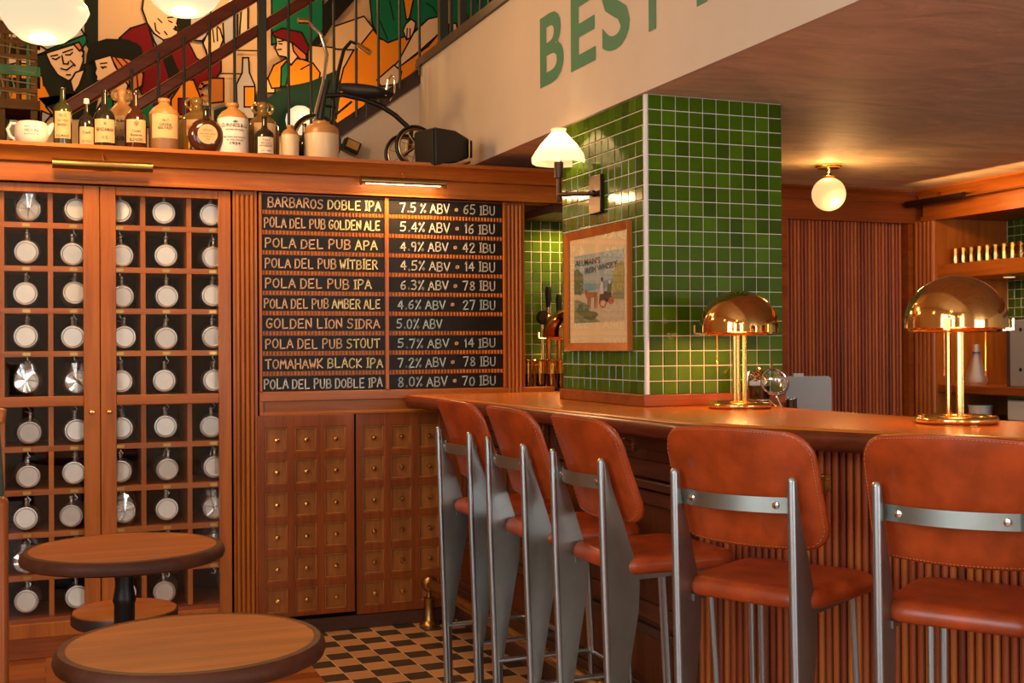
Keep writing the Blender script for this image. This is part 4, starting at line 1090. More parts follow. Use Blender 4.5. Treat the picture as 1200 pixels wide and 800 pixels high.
# globe ceiling lamp
g = atZ(971, 193, ZC)
t = thing('globe_ceiling_lamp', (g.x, g.y, ZC), 'round glowing globe lamp on the low bar ceiling', 'ceiling lamp')
gd = math.hypot(g.x, g.y); rg = .089
zg = atD(971, 227.5, (Vector((g.x, g.y, 0)).length) / ray(971, 227.5).xy.length).z
MB().lathe([(.0001, ZC), (.070, ZC - .001), (.070, ZC - .010), (.060, ZC - .014), (.060, ZC - .020), (.012, ZC - .024), (.010, ZC - .045), (.022, zg + rg + .012), (.034, zg + rg + .006), (.036, zg + rg - .012)], (g.x, g.y, 0), 28).build('fitting', M['brass'], t)
MB().lathe([(rg * math.sin(PI * k / 20) + 1e-5, zg - rg * math.cos(PI * k / 20)) for k in range(19)], (g.x, g.y, 0), 32).build('globe', M['opal_globe'], t)
point_light('globe_glow', (g.x - .02, g.y - .02, ZC - .06), 3.0, (1.0, .48, .14), .03)
point_light('globe_glow', (g.x, g.y - .12, zg - .11), 7, (1.0, .50, .16), .05)

# pendants
def pendant(t, loc, r, first=True):
    c = Vector(loc)
    MB().lathe([(.0001, -r * .72), (r * .30, -r * .70), (r * .48, -r * .64), (r * .72, -r * .44), (r * .93, -r * .13), (r, r * .02), (r * .96, r * .14), (r * .80, r * .34), (r * .52, r * .52), (r * .34, r * .62), (r * .30, r * .74)], c, 48).build('shade', M['opal'], t)
    MB().lathe([(r * .32, r * .66), (r * .34, r * .72), (r * .34, r * .86), (r * .12, r * .95), (.010, r * 1.05), (.010, ZT - c.z - .03), (.06, ZT - c.z - .025), (.06, ZT - c.z)], c, 24).build('stem', M['brass_old'], t)
for px, py, dep, r, lab in ((50, 13, 4.72, .176, 'glowing opal pendant lamp cut by the top left corner of the photo'), (216, -16, 4.95, .172, 'glowing opal pendant lamp at the top edge, over the man in the mural')):
    p = atD(px, py, dep)
    t = thing('pendant_lamp', tuple(p), lab, 'pendant lamp', 'opal pendant lamps')
    pendant(t, p, r)
    point_light('pendant_glow', (p.x, p.y, p.z - r * .95), 40, WARM, .10)
# pendants behind the viewer, plus two added over the stair to brighten the mural
for (x, y, z) in ((.95, 7.35, 4.0), (-.6, 7.2, 4.0), (-.9, 2.9, 2.95), (.2, 1.0, 3.0), (-1.2, .2, 3.0), (.5, -1.2, 3.0), (-.9, -1.8, 3.0)):
    t = thing('pendant_lamp', (x, y, z), 'unseen opal pendant lamp added over the stair to brighten the mural' if y > 7 else 'opal pendant lamp hanging over the tables behind the viewer', 'pendant lamp', 'added opal pendant lamps over the stair' if y > 7 else 'opal pendant lamps behind the viewer')
    pendant(t, (x, y, z), .176); point_light('pendant_glow', (x, y, z - .20), 30 if y > 7 else 9, WARM, .10)

# picture lights
def picture_light(c, half, along, out, lab, lit, bronze=False, arms=1):
    a_lo = R(-40) if lit else R(-95)
    c, along, out = Vector(c), Vector(along), Vector(out); up = Vector((0, 0, 1))
    t = thing('picture_light', tuple(c - out * .06), lab, 'picture light')
    mat = M['bronze'] if bronze else M['brass_dull']
    mb = MB(); n = 14; v = []
    for e in (-1, 1):
        for rr in (.021, .0185):
            for k in range(n + 1):
                a = a_lo + R(235) * k / n
                v.append(c + along * half * e + out * math.cos(a) * rr + up * math.sin(a) * rr)
    m = n + 1; f = []
    for k in range(n):
        f += [(k, k + 1, 2 * m + k + 1, 2 * m + k), (m + k, 3 * m + k, 3 * m + k + 1, m + k + 1)]
    f += [(0, 2 * m, 3 * m, m), (n, m + n, 3 * m + n, 2 * m + n)]
    mb.add(v, f)
    for e in (-1, 1): mb.tube([c + along * (half * e), c + along * (half * e + .006 * e)], .022, 16)
    mb.build('hood', mat, t)
    MB().tube([c - along * (half - .02) - up * .004, c + along * (half - .02) - up * .004], .010, 10).build('tube', M['tube'] if lit else M['trim_white'], t)
    for s in ([0] if arms == 1 else [-.5, .5]):
        q = c + along * half * s
        MB().tube([q + up * .02, q + up * .045 - out * .01, q + up * .05 - out * .03, q + up * .03 - out * .052, q + up * .015 - out * .058], .004, 8).build('arm', M['brass'], t)
    MB().obox(c - out * .056 + up * .01, along * .03, up * .02, out * .004).build('wall_plate', mat, t)
    return t
YF = YW - .022
P = lambda px, py: atY(px, py, YF - .06)
a, e = P(63, 193), P(177, 195); picture_light((a + e) / 2, (e - a).x / 2, (1, 0, 0), (0, -1, 0), 'unlit brass picture light on the cornice above the glazed cupboard', False)
a, e = P(424, 211), P(521, 216); pc = (a + e) / 2
picture_light(pc, (e - a).x / 2, (1, 0, 0), (0, -1, 0), 'lit brass picture light on the cornice above the menu board', True)
area_light('picture_light_glow', (pc.x, pc.y + .0, pc.z - .03), (R(-22), 0, 0), (e - a).x - .04, .02, 9, WARM)
a, e = atX(1064, 239, XS - .10), atX(1129, 230, XS - .10); pc = (a + e) / 2
t = picture_light(pc, abs(e.y - a.y) / 2, (0, -1, 0), (-1, 0, 0), 'dark bronze picture light on the crown moulding over the shelf niche', False, True)
MB().tube([(XS - .10, e.y, e.z), (XS - .06, e.y - .2, e.z + .005), (XS - .03, e.y - .42, e.z + .008)], .006, 8).build('cable_arm', M['brass'], t)
MB().box(XS - .03, XS - .01, e.y - .45, e.y - .41, e.z - .03, e.z + .045).build('bracket', M['brass_old'], t)
area_light('niche_light', (XS - .38, 4.9, 2.20), (0, R(-72), 0), .05, 1.5, 7, (1.0, .50, .17))

# ================================================================== STAIR AND GALLERY RAILING
t = thing('staircase_railing', (0.6, YS - .05, 2.2), 'dark green iron stair railing with red wooden handrails rising past the mural', 'railing')
M['rail_red'] = wood('red_handrail', (0.06, 0.012, 0.006), (0.13, 0.028, 0.012), 'x', 0.3)
yq = YS - .03
ra, rb = atY(70, 133, yq), atY(300, -7, yq); d = (rb - ra); ex = rb + d * .6
MB().bar(ra, ex, .055, .075).build('handrail', M['rail_red'], t, bevel=0.012)
qa, qb = atY(120, 150, yq), atY(300, 37, yq); ex2 = qb + (qb - qa) * .9
MB().bar(qa, ex2, .05, .060).build('lower_handrail', M['rail_red'], t, bevel=0.010)
MB().bar(qa + Vector((0, 0, .034)), ex2 + Vector((0, 0, .034)), .03, .008).build('brass_strip', M['brass_old'], t)
sa, sb_ = atY(397, 152, YS - .012), atY(490, 90, YS - .012); sd = (sb_ - sa).normalized()
MB().bar(sa - sd * 1.6, sb_ + sd * .05, .03, .075).build('string', M['ebony'], t)
for q in (154, 185, 215, 245, 274, 337, 363, 390, 416, 442, 467, 490):
    x = atY(q, 60, yq).x; zlo = max(2.0, sa.z + (x - sa.x) * sd.z / sd.x); zhi = ra.z + (x - ra.x) * d.z / d.x
    MB().tube([(x, yq - .028, zlo), (x, yq - .028, min(zhi, ZT - .3))], .0085, 8).build('baluster', M['green_iron'], t)
x = atY(306, 60, yq).x
MB().box(x - .024, x + .024, yq - .052, yq - .004, 2.0, ZT - .35).build('newel_post', M['green_iron'], t, bevel=0.003)
t = thing('gallery_railing', (XB, 5.8, ZM), 'dark green iron railing along the top edge of the plaster gallery', 'railing')
MB().box(XB - .02, XB + .035, YR + .1, YS - .0, ZM - .002, ZM + .045).build('base_rail', M['ebony'], t)
for q, th in ((519, .024), (529, .009), (542, .020), (554, .009), (564, .009), (574, .009), (584, .009), (594, .009), (605, .009)):
    y = atX(q, 20, XB + .01).y
    MB().box(XB + .01 - th, XB + .01 + th, y - th, y + th, ZM, ZM + 1.0).build('newel_post' if th > .01 else 'baluster', M['green_iron'], t)
MB().box(XB - .015, XB + .04, YR + .1, YS - .0, ZM + 1.0, ZM + 1.06).build('handrail', M['rail_red'], t, bevel=0.01)
MB().box(XB - .012, XB + .02, YS - .03, YS + .04, sb_.z - .04, ZM + .03).build('corner_cover', M['ebony'], t)
# landing behind the railing
b = MB().box(XB + .02, 6.2, YS + .02, YM - .02, ZM - .12, ZM); struct(b, 'floor_landing', M['plinth'], 'stair landing at gallery level')

# ================================================================== MURAL (flat paint on the back wall)
mc = {'black': (0.014, 0.014, 0.011), 'dark': (0.017, 0.022, 0.015), 'green': (0.010, 0.15, 0.07), 'maroon': (0.15, 0.010, 0.014), 'orange': (0.75, 0.25, 0.018),
      'grey': (0.42, 0.40, 0.40), 'brown': (0.42, 0.14, 0.03), 'skin': (0.72, 0.50, 0.31), 'hair': (0.58, 0.17, 0.05), 'beige': (0.66, 0.44, 0.25), 'teal': (0.012, 0.035, 0.025)}
mk = list(mc); mm = [plain('mural_' + k, mc[k], 0.85, noise=0.06, nscale=5, Specular_IOR_Level=0.08) for k in mk]
mu = MB(); lay = [0]
def mp_(pts, col, ox, line=True, sc=4.0):
    lay[0] += 1
    P_ = [atY(ox + x / sc, y / sc, YM) for x, y in pts]
    P_ = [Vector((p.x, YM - .002 - .0004 * lay[0], p.z)) for p in P_]
    mu.poly(P_, mk.index(col))
    if line: mu.stroke([p + Vector((0, -.0002, 0)) for p in P_ + [P_[0]]], .011, (0, -1, 0), mk.index('black'))
def ml_(pts, ox, w=.009, col='black', sc=4.0):
    lay[0] += 1
    mu.stroke([Vector((p.x, YM - .002 - .0004 * lay[0], p.z)) for p in (atY(ox + x / sc, y / sc, YM) for x, y in pts)], w, (0, -1, 0), mk.index(col))
# left half
mp_([(-500, -300), (395, -300), (395, 120), (200, 200), (0, 250), (-500, 250)], 'beige', 0, False)
mp_([(395, -300), (460, -300), (460, 215), (420, 240), (395, 200)], 'dark', 0, False)
mp_([(-200, 360), (80, 295), (125, 300), (200, 360), (205, 400), (240, 430), (240, 465), (215, 500), (250, 545), (150, 560), (-200, 560)], 'orange', 0)
mp_([(150, 300), (180, 250), (260, 250), (395, 300), (440, 280), (470, 420), (440, 560), (250, 560), (245, 520), (180, 460), (215, 500), (235, 460), (205, 400), (195, 350)], 'dark', 0, False)
mp_([(-20, 530), (40, 510), (40, 600), (30, 640), (-20, 650)], 'green', 0); mp_([(40, 520), (85, 530), (95, 600), (50, 660), (0, 665), (40, 600)], 'grey', 0); mp_([(75, 520), (170, 520), (195, 590), (95, 600)], 'beige', 0); mp_([(195, 520), (240, 540), (190, 600)], 'grey', 0)
mp_([(213, 250), (360, 205), (392, 240), (390, 290), (370, 345), (322, 380), (270, 352), (235, 300)], 'skin', 0)
mp_([(355, 340), (398, 325), (372, 400), (345, 440), (330, 380)], 'skin', 0); mp_([(300, 378), (330, 380), (345, 440), (310, 440)], 'black', 0, False)
mp_([(190, 215), (200, 60), (330, 40), (395, 165), (330, 190), (220, 235)], 'grey', 0)
mp_([(178, 258), (402, 163), (408, 195), (388, 225), (370, 198), (290, 222), (213, 252)], 'green', 0)
mp_([(345, 208), (370, 198), (388, 228), (372, 240)], 'hair', 0)
for s_ in ([(238, 265), (270, 258)], [(295, 248), (340, 232)], [(245, 275), (262, 280), (280, 268)], [(308, 258), (328, 258), (340, 247)], [(290, 262), (298, 300), (318, 302), (322, 290)], [(285, 322), (312, 330), (345, 305), (352, 310)], [(312, 352), (330, 352)], [(330, 285), (352, 308)], [(380, 235), (392, 250), (385, 268)]): ml_(s_, 0)
mp_([(558, 182), (610, 135), (690, 110), (725, 235), (765, 190), (835, 165), (885, 205), (920, 275), (960, 300), (1035, 275), (1035, 335), (1000, 385), (960, 400), (900, 450), (830, 410), (760, 490), (690, 510), (655, 420), (672, 350), (662, 262), (640, 208)], 'maroon', 0)
mp_([(690, 110), (720, 160), (770, 185), (745, 238), (720, 190)], 'grey', 0); mp_([(765, 190), (748, 238), (775, 320), (800, 400), (840, 340), (805, 255)], 'black', 0, False)
mp_([(680, -60), (666, 45), (690, 112), (722, 160), (765, 190), (830, 172), (836, 130), (828, 112), (838, 70), (780, -60)], 'skin', 0)
for s_ in ([(740, 90), (758, 108)], [(725, 110), (730, 145), (748, 160)], [(785, 85), (812, 82)], [(790, 100), (806, 108)], [(812, 138), (850, 132)], [(770, 150), (782, 165)]): ml_(s_, 0)
mp_([(820, 128), (858, 138), (852, 150), (820, 142)], 'maroon', 0)
mp_([(836, 72), (890, 66), (890, 178), (850, 160), (836, 150)], 'black', 0, False)
mp_([(890, 70), (985, 30), (985, 150), (945, 195), (890, 190)], 'grey', 0)
mp_([(950, 205), (975, 150), (1010, 120), (1030, 140), (1045, 190), (1020, 250), (975, 285), (965, 240)], 'skin', 0)
for s_ in ([(975, 160), (985, 215)], [(995, 140), (1002, 200)], [(1015, 135), (1018, 195)]): ml_(s_, 0)
mp_([(1040, 60), (1110, 20), (1110, 190), (1050, 215)], 'grey', 0); mp_([(1130, 40), (1160, 20), (1160, 180), (1120, 180)], 'skin', 0)
mp_([(405, 262), (420, 208), (500, 184), (600, 188), (660, 220), (670, 262), (640, 292), (600, 278), (520, 262), (445, 280), (402, 305)], 'black', 0, False)
mp_([(515, 265), (600, 278), (640, 300), (672, 352), (665, 405), (620, 430), (590, 390), (562, 350), (540, 310)], 'hair', 0)
for s_ in ([(540, 272), (600, 350), (610, 420)], [(570, 275), (640, 340), (645, 410)]): ml_(s_, 0)
mp_([(440, 285), (518, 262), (540, 315), (562, 352), (540, 380), (460, 405), (450, 385), (452, 362), (443, 345), (450, 325)], 'skin', 0)
for s_ in ([(470, 302), (500, 298)], [(472, 318), (498, 318)], [(450, 382), (480, 380)], [(480, 325), (490, 315)]): ml_(s_, 0)
mp_([(510, 392), (562, 355), (600, 402), (590, 440), (540, 480), (515, 440)], 'skin', 0)
mp_([(430, 560), (480, 475), (515, 450), (530, 480), (520, 560)], 'green', 0); mp_([(660, 500), (720, 480), (720, 600), (640, 600)], 'green', 0)
mp_([(800, 470), (860, 380), (905, 378), (945, 480), (945, 560), (800, 560)], 'orange', 0); mp_([(835, 465), (885, 465), (885, 540), (835, 540)], 'maroon', 0)
mp_([(975, 370), (1046, 370), (1046, 480), (980, 488)], 'brown', 0); ml_([(972, 390), (945, 395), (935, 420), (945, 450), (972, 455)], 0, .02, 'brown')
ml_([(1030, 348), (1135, 350)], 0); ml_([(1105, 240), (1200, 242)], 0)
# right half
OX = 280
mp_([(-120, 520), (130, 430), (130, 640), (-120, 640)], 'teal', OX, False)
mp_([(150, -120), (390, -120), (390, 150), (330, 215), (230, 190), (150, 215)], 'green', OX)
mp_([(390, 30), (480, -60), (560, -20), (440, 112), (372, 215), (330, 215), (390, 150)], 'black', OX, False)
mp_([(320, 215), (550, 240), (470, 420), (320, 420)], 'beige', OX)
mp_([(15, 275), (42, 275), (46, 345), (70, 400), (70, 560), (-10, 560), (-15, 400), (12, 345)], 'grey', OX); mp_([(22, 410), (72, 410), (72, 505), (22, 505)], 'orange', OX)
mp_([(125, 370), (165, 370), (165, 440), (125, 440)], 'beige', OX)
mp_([(132, 372), (160, 310), (215, 280), (285, 280), (342, 300), (376, 345), (370, 385), (220, 412), (150, 418)], 'orange', OX)
mp_([(195, 320), (222, 288), (232, 335), (215, 408), (192, 410)], 'green', OX); ml_([(232, 335), (215, 408)], OX); ml_([(285, 330), (330, 305)], OX)
mp_([(168, 172), (245, 182), (252, 240), (280, 262), (240, 310), (215, 272), (182, 266), (166, 232), (172, 210)], 'skin', OX)
mp_([(245, 205), (310, 245), (312, 285), (282, 282), (252, 245)], 'hair', OX)
mp_([(150, 160), (200, 138), (290, 158), (326, 230), (312, 262), (245, 205), (165, 178)], 'maroon', OX)
for s_ in ([(180, 200), (205, 196)], [(184, 210), (198, 212)], [(176, 238), (195, 236)]): ml_(s_, OX)
mp_([(560, 190), (620, 140), (660, 190), (760, 170), (812, 158), (755, 290), (655, 400), (560, 530), (470, 615), (440, 560), (462, 420), (485, 325)], 'orange', OX)
mp_([(120, 520), (130, 465), (200, 420), (335, 385), (452, 335), (472, 420), (455, 560), (380, 630), (180, 640)], 'teal', OX, False)
mp_([(440, 130), (580, 82), (625, 140), (545, 240), (440, 235)], 'beige', OX)
mp_([(600, -60), (945, -60), (942, 80), (880, 95), (805, 160), (760, 180), (692, 205), (650, 180), (620, 120)], 'green', OX)
for s_ in ([(640, 70), (690, 190)], [(700, 10), (720, 100)], [(870, 20), (900, 40), (935, 90)]): ml_(s_, OX)
mp_([(755, -60), (825, -60), (792, 92), (778, 100)], 'orange', OX)
mp_([(762, 150), (775, 118), (800, 95), (822, 112), (815, 150), (800, 182), (778, 192)], 'skin', OX)
for s_ in ([(782, 140), (780, 185)], [(795, 140), (795, 182)]): ml_(s_, OX)
mp_([(880, 95), (942, 80), (945, 150), (845, 240), (755, 312), (655, 392), (742, 290), (812, 160)], 'skin', OX)
mp_([(722, 335), (880, 222), (940, 150), (1000, 130), (900, 235), (842, 285), (832, 345), (742, 410)], 'orange', OX)
mp_([(640, 380), (720, 310), (755, 340), (740, 400), (660, 410)], 'beige', OX)
mp_([(985, -60), (1190, -60), (1190, 40), (1030, 165), (990, 112)], 'green', OX); mp_([(975, 120), (1010, 115), (1020, 160), (975, 190)], 'skin', OX)
ml_([(1050, 20), (1070, 120)], OX); ml_([(1110, 10), (1130, 70)], OX)
mp_([(900, 240), (960, 190), (1020, 200), (1100, 300), (800, 600), (600, 640), (640, 520)], 'brown', OX, False)
o = mu.build('wall_mural', mm, None, (1.0, YM, 2.2), smooth=0)
tag(o, 'painted mural of drinkers in hats and coats on the back wall', 'mural')

# globe on the mural wall and small spot
g = atY(352, 141, YM - .14)
t = thing('globe_wall_lamp', (g.x, YM - .01, g.z), 'glowing globe wall lamp low on the mural, behind the jars', 'wall lamp')
MB().ball(g, .098, 28).build('globe', M['opal'], t); MB().tube([(g.x, YM - .01, g.z - .05), (g.x, YM - .06, g.z - .06), (g.x, YM - .1, g.z - .085)], .015, 10).build('bracket', M['brass_old'], t)
point_light('globe_wall_glow', (g.x, g.y - .16, g.z + .02), 12, WARM, .08)
s0 = atY(411, 172, YS - .10)
t = thing('spot_lamp', (s0.x, YS - .01, s0.z), 'small black spot lamp on the wall under the stair string', 'spot lamp')
MB().obox(s0, Vector((.045, 0, -.018)), Vector((0, .035, 0)), Vector((.016, 0, .04)) * .85).build('housing', M['black_metal'], t, bevel=0.005)
MB().tube([s0 + Vector((-.04, .02, .01)), s0 + Vector((-.09, .05, .012)), (s0.x - .10, YS - .005, s0.z + .01)], .008, 8).build('arm', M['black_metal'], t)
MB().obox(s0 + Vector((.004, -.037, .006)), Vector((.033, 0, -.013)), Vector((0, .002, 0)), Vector((.010, 0, .026)) * .8).build('lens', M['brass_old'], t)

# ================================================================== THINGS ON THE CORNICE SHELF
def curved_label(mb, c, r, half_ang, z0, z1, ang0, mi=0, n=10):
    v = []
    for k in range(n + 1):
        a = ang0 - half_ang + 2 * half_ang * k / n
        for z in (z0, z1): v.append((c[0] + r * math.cos(a), c[1] + r * math.sin(a), z))
    mb.add(v, [(2 * k, 2 * k + 2, 2 * k + 3, 2 * k + 1) for k in range(n)], mi)
FACE = R(-90)      # labels face the room
def wrap_text(mb, s, c, r, z0, z1, width, mi, ang0=FACE, bold=0.012):
    put_text(mb, s, lambda u, v: Vector((c[0] + r * math.cos(ang0 + (u - .5) * width / r), c[1] + r * math.sin(ang0 + (u - .5) * width / r), z0 + (z1 - z0) * v)), bold, mi)
def vessel(name, px, pw, top, bot, y, lab, cat, prof, mat, label=None, texts=(), stopper=None, neck_mat=None, aspect=1.0, lab_mat=None, split=None, handles=False, group=None):
    """px centre, pw full width, top/bot rows in the photograph; prof = (radius fraction, height fraction)"""
    c = atY(px, bot, y); hgt = atY(px, top, y).z - ZS; depth = math.hypot(1, 0) * (c.x * math.sin(YAW) + c.y * math.cos(YAW)); r = pw / 2 * depth / FPX
    t = thing(name, (c.x, y, ZS), lab, cat, group)
    pr_ = [(max(.0001, a * r), ZS + .0005 + b_ * hgt) for a, b_ in prof]
    if split is None: MB().lathe(pr_, (c.x, y, 0), 32, sy_=aspect).build('body', mat, t, smooth=50)
    else:
        lo = [p for p, q in zip(pr_, prof) if q[1] <= split]; hi = [p for p, q in zip(pr_, prof) if q[1] >= split]
        MB().lathe(lo, (c.x, y, 0), 32).build('body', mat, t, smooth=50); MB().lathe(hi, (c.x, y, 0), 32).build('shoulder', neck_mat, t, smooth=50)
    if label:
        h0, h1, ha, rr = label
        mb = MB(); R_ = r * rr + .0012
        if aspect == 1.0: curved_label(mb, (c.x, y), R_, ha, ZS + hgt * h0, ZS + hgt * h1, FACE)
        lo_ = mb.build('label', lab_mat or M['paper'], t)
        if texts:
            tx = MB()
            for s, a0, a1, wd, mi in texts: wrap_text(tx, s, (c.x, y), R_ + .0012, ZS + hgt * a0, ZS + hgt * a1, wd * r * 2, mi)
            tx.build('printing', [M['ink'], M['ink_red']], lo_, smooth=0)
    if stopper:
        r_, h0, h1, m_ = stopper
        MB().lathe([(r * r_, ZS + hgt * h0), (r * r_ * 1.05, ZS + hgt * (h0 + (h1 - h0) * .3)), (r * r_, ZS + hgt * h1), (.0001, ZS + hgt * h1)], (c.x, y, 0), 16).build('cap', m_, t)
    if handles:
        for s in (-1, 1):
            zc_ = ZS + hgt * .90; x_ = c.x + s * r * .34
            MB().tube([(x_ + s * .022 * math.cos(a), y, zc_ + .022 * math.sin(a)) for a in [2 * PI * k / 16 for k in range(16)]], .007, 8, closed=True).build('ring_handle', M['demijohn'], t)
    return t, c, r, hgt
BOT = [(0, 0), (.96, 0), (1, .02), (1, .60), (.94, .66), (.60, .72), (.36, .76), (.30, .80), (.27, .96), (.31, .965), (.31, 1.0), (0, 1.0)]
ROUND = [(0, 0), (.95, 0), (1, .02), (1, .46), (.95, .54), (.80, .61), (.50, .67), (.34, .71), (.28, .78), (.25, .95), (.30, .955), (.30, 1.0), (0, 1.0)]
JAR = [(0, 0), (.97, 0), (1, .02), (1, .69), (.97, .73), (.70, .83), (.36, .89), (.32, .92), (.40, .94), (.41, .985), (.36, 1.0), (.2, .99), (0, .97)]
WIDE = [(0, 0), (.96, 0), (1, .03), (1, .66), (1.0, .75), (.96, .84), (.80, .90), (.5, .93), (.48, 1.0), (.4, 1.0), (.36, .95), (0, .94)]
DEMI = [(0, 0), (.95, 0), (1, .03), (1, .48), (.93, .60), (.72, .70), (.42, .76), (.30, .80), (.28, .88), (.34, .90), (.34, .98), (.26, 1.0), (.2, .97), (0, .96)]
ya, yb_ = YW - .010, YW + .19
# 1 jug with spout and loop handle
c = atY(37, 168, ya); t = thing('water_jug', (c.x, ya, ZS), 'white ceramic bar jug with loop handle and spout at the left end of the shelf', 'jug')
MB().lathe([(.0001, ZS), (.052, ZS), (.060, ZS + .006), (.070, ZS + .035), (.070, ZS + .070), (.062, ZS + .092), (.052, ZS + .098), (.048, ZS + .096), (.056, ZS + .085), (.0001, ZS + .01)], (c.x, ya, 0), 32).build('body', M['stone_white'], t, smooth=60)
MB().tube([(c.x - .050, ya, ZS + .086), (c.x - .082, ya, ZS + .088), (c.x - .096, ya, ZS + .062), (c.x - .086, ya, ZS + .032), (c.x - .056, ya, ZS + .014)], .008, 10).build('handle', M['stone_white'], t)
MB().tube([(c.x + .050, ya, ZS + .045), (c.x + .072, ya, ZS + .068), (c.x + .085, ya, ZS + .088), (c.x + .100, ya, ZS + .100)], [.024, .018, .013, .008], 12).build('spout', M['stone_white'], t)
tx = MB(); wrap_text(tx, 'VEDUNI', (c.x, ya), .0712, ZS + .046, ZS + .058, .06, 1); wrap_text(tx, 'CERAMIC WHISKY', (c.x, ya), .0708, ZS + .066, ZS + .071, .06, 0); wrap_text(tx, 'IRELAND SINCE 1780', (c.x, ya), .0712, ZS + .034, ZS + .039, .06, 0); tx.build('printing', [M['ink'], M['ink_red']], t, smooth=0)
# 2..14
vessel('whisky_bottle', 73.5, 20.5, 103, 171, ya, 'tall olive green bottle with a cream label beside the white jug', 'bottle', BOT, M['bottle_green'], (.12, .58, .95, 1.0), (('OLD IRISH', .40, .44, .6, 1), ('WHISKY', .32, .37, .62, 0), ('No 12', .48, .54, .4, 0), ('KILMARE', .14, .18, .7, 0)))
vessel('beer_bottle', 101.5, 18.5, 118, 172, ya, 'small dark bottle with pale stopper, second bottle from the white jug', 'bottle', ROUND, M['bottle_dark'], (.05, .42, .95, 1.0), (('Cork', .27, .33, .5, 0), ('DRY STOUT', .08, .13, .6, 1)), (.33, .93, 1.04, M['stone_white']))
vessel('whisky_bottle', 122.5, 25.5, 106, 174, ya, 'round shouldered dark bottle with wide cream label above the unlit picture light', 'bottle', ROUND, M['bottle_dark'], (.08, .48, 1.0, 1.0), (('BENDAMAN', .27, .33, .8, 0), ('V.S.', .14, .19, .3, 0), ('*', .37, .43, .12, 0)))
vessel('glass_demijohn', 143, 33, 104, 178, yb_, 'big clear demijohn with tan shoulder standing behind the dark bottles', 'bottle', DEMI, M['demijohn'], (.10, .56, 1.1, 1.0), (('JAMES', .45, .51, .7, 0), ('J.J. & SON', .32, .37, .6, 1), ('DUBLIN', .20, .26, .7, 0)), None, M['tan'], 1.0, M['paper'], .48, True)
vessel('whisky_bottle', 159, 25.5, 108, 176, ya, 'reddish brown bottle with a red emblem on its square cream label', 'bottle', ROUND, M['bottle_brown'], (.11, .50, .95, 1.0), (('*', .38, .48, .22, 1), ('Crown', .28, .33, .4, 0), ('Reserve', .21, .26, .5, 0), ('BLENDED', .13, .18, .62, 0)), (.30, .95, 1.02, M['bottle_brown']))
vessel('stoneware_jar', 192.5, 34.5, 116, 178, ya + .02, 'brown stoneware jar with a large cream paper label', 'jar', JAR, M['brown_jar'], (.23, .68, .95, 1.0), (('GREER', .45, .50, .42, 0), ('BELFAST', .39, .44, .5, 0), ('No 7', .53, .58, .2, 0)), None, M['tan'], 1.0, None, .69)
vessel('glass_demijohn', 231, 42, 115, 183, yb_ - .02, 'amber glass demijohn with a red and green label, behind the round flask', 'bottle', DEMI, M['demijohn'], (.34, .60, .7, 1.0), (('IRISH CIDER', .42, .50, .7, 1),), None, None, 1.0, M['paper'], None, True)
# 9 round flat flask
c = atY(241.5, 180, ya - .02); t = thing('round_flask', (c.x, ya - .02, ZS), 'dark brown disc shaped flask with a round amber label', 'bottle')
mb = MB(); mb.lathe([(.0001, .026), (.05, .026), (.074, .016), (.080, 0), (.074, -.016), (.05, -.026), (.0001, -.026)], (c.x, ya - .02, ZS + .079), 40, axis='y'); mb.build('body', M['bottle_brown'], t, smooth=60)
MB().lathe([(.03, ZS), (.03, ZS + .004), (.01, ZS + .006)], (c.x, ya - .02, 0), 20, sy_=.7).build('foot', M['bottle_brown'], t)
MB().lathe([(.022, ZS + .15), (.014, ZS + .165), (.013, ZS + .195), (.0165, ZS + .197), (.0165, ZS + .215), (.0001, ZS + .215)], (c.x, ya - .02, 0), 18).build('neck', M['bottle_dark'], t)
lb = MB().lathe([(.0001, .0285), (.044, .0280), (.0445, .0262)], (c.x + .004, ya - .02, ZS + .083), 32, axis='y').build('label', M['paper'], t)
tx = MB()
for s, z0, z1, wd, mi in (('SPECIAL', .096, .106, .045, 1), ('Irish Port Wine', .080, .088, .068, 0), ('DUBLIN', .070, .075, .036, 0), ('1780', .056, .063, .02, 1)):
    put_text(tx, s, lambda u, v: Vector((c.x + .004 + (u - .5) * wd, ya - .0492, ZS + z0 + (z1 - z0) * v)), .01, mi)
tx.build('printing', [M['ink'], M['ink_red']], lb, smooth=0)
vessel('stoneware_jar', 273, 36, 121.5, 182.5, ya + .015, 'white stoneware jar with tan shoulder and black brewery lettering dated 1924', 'jar', JAR, M['stone_white'], (.05, .66, .01, 1.0), (('GUINNESS & Co', .505, .575, .92, 0), ('BREWERS OF DUBLIN', .44, .475, .62, 0), ('*', .585, .64, .16, 0), ('MATURED AND BOTTLED', .30, .33, .75, 0), ('IN THE CELLAR', .245, .275, .55, 0), ('1924', .17, .225, .34, 0)), None, M['tan'], 1.0, M['stone_white'], .69)
vessel('glass_demijohn', 308, 38, 120.5, 187, yb_ - .03, 'amber glass demijohn with ring handles right of the white stoneware jar', 'bottle', DEMI, M['demijohn'], (.12, .62, .7, 1.0), (('*', .40, .52, .3, 0),), None, None, 1.0, M['paper'], None, True)
vessel('whisky_bottle', 310, 23.5, 137, 184.5, ya - .01, 'small dark bottle with a pale label before the right demijohn', 'bottle', ROUND, M['bottle_dark'], (.05, .46, .85, 1.0), (('TULLA', .36, .41, .4, 0), ('IRISH', .28, .33, .5, 1), ('WHISKEY', .21, .26, .7, 0), ('EST 1829', .10, .13, .5, 0)), None, None, 1.0, M['paper_w'])
vessel('stoneware_jar', 340, 20.5, 147, 187, ya + .0, 'little cream stoneware bottle beside the large cream crock', 'jar', JAR, M['cream'], None, (), None, M['tan'], 1.0, None, .69)
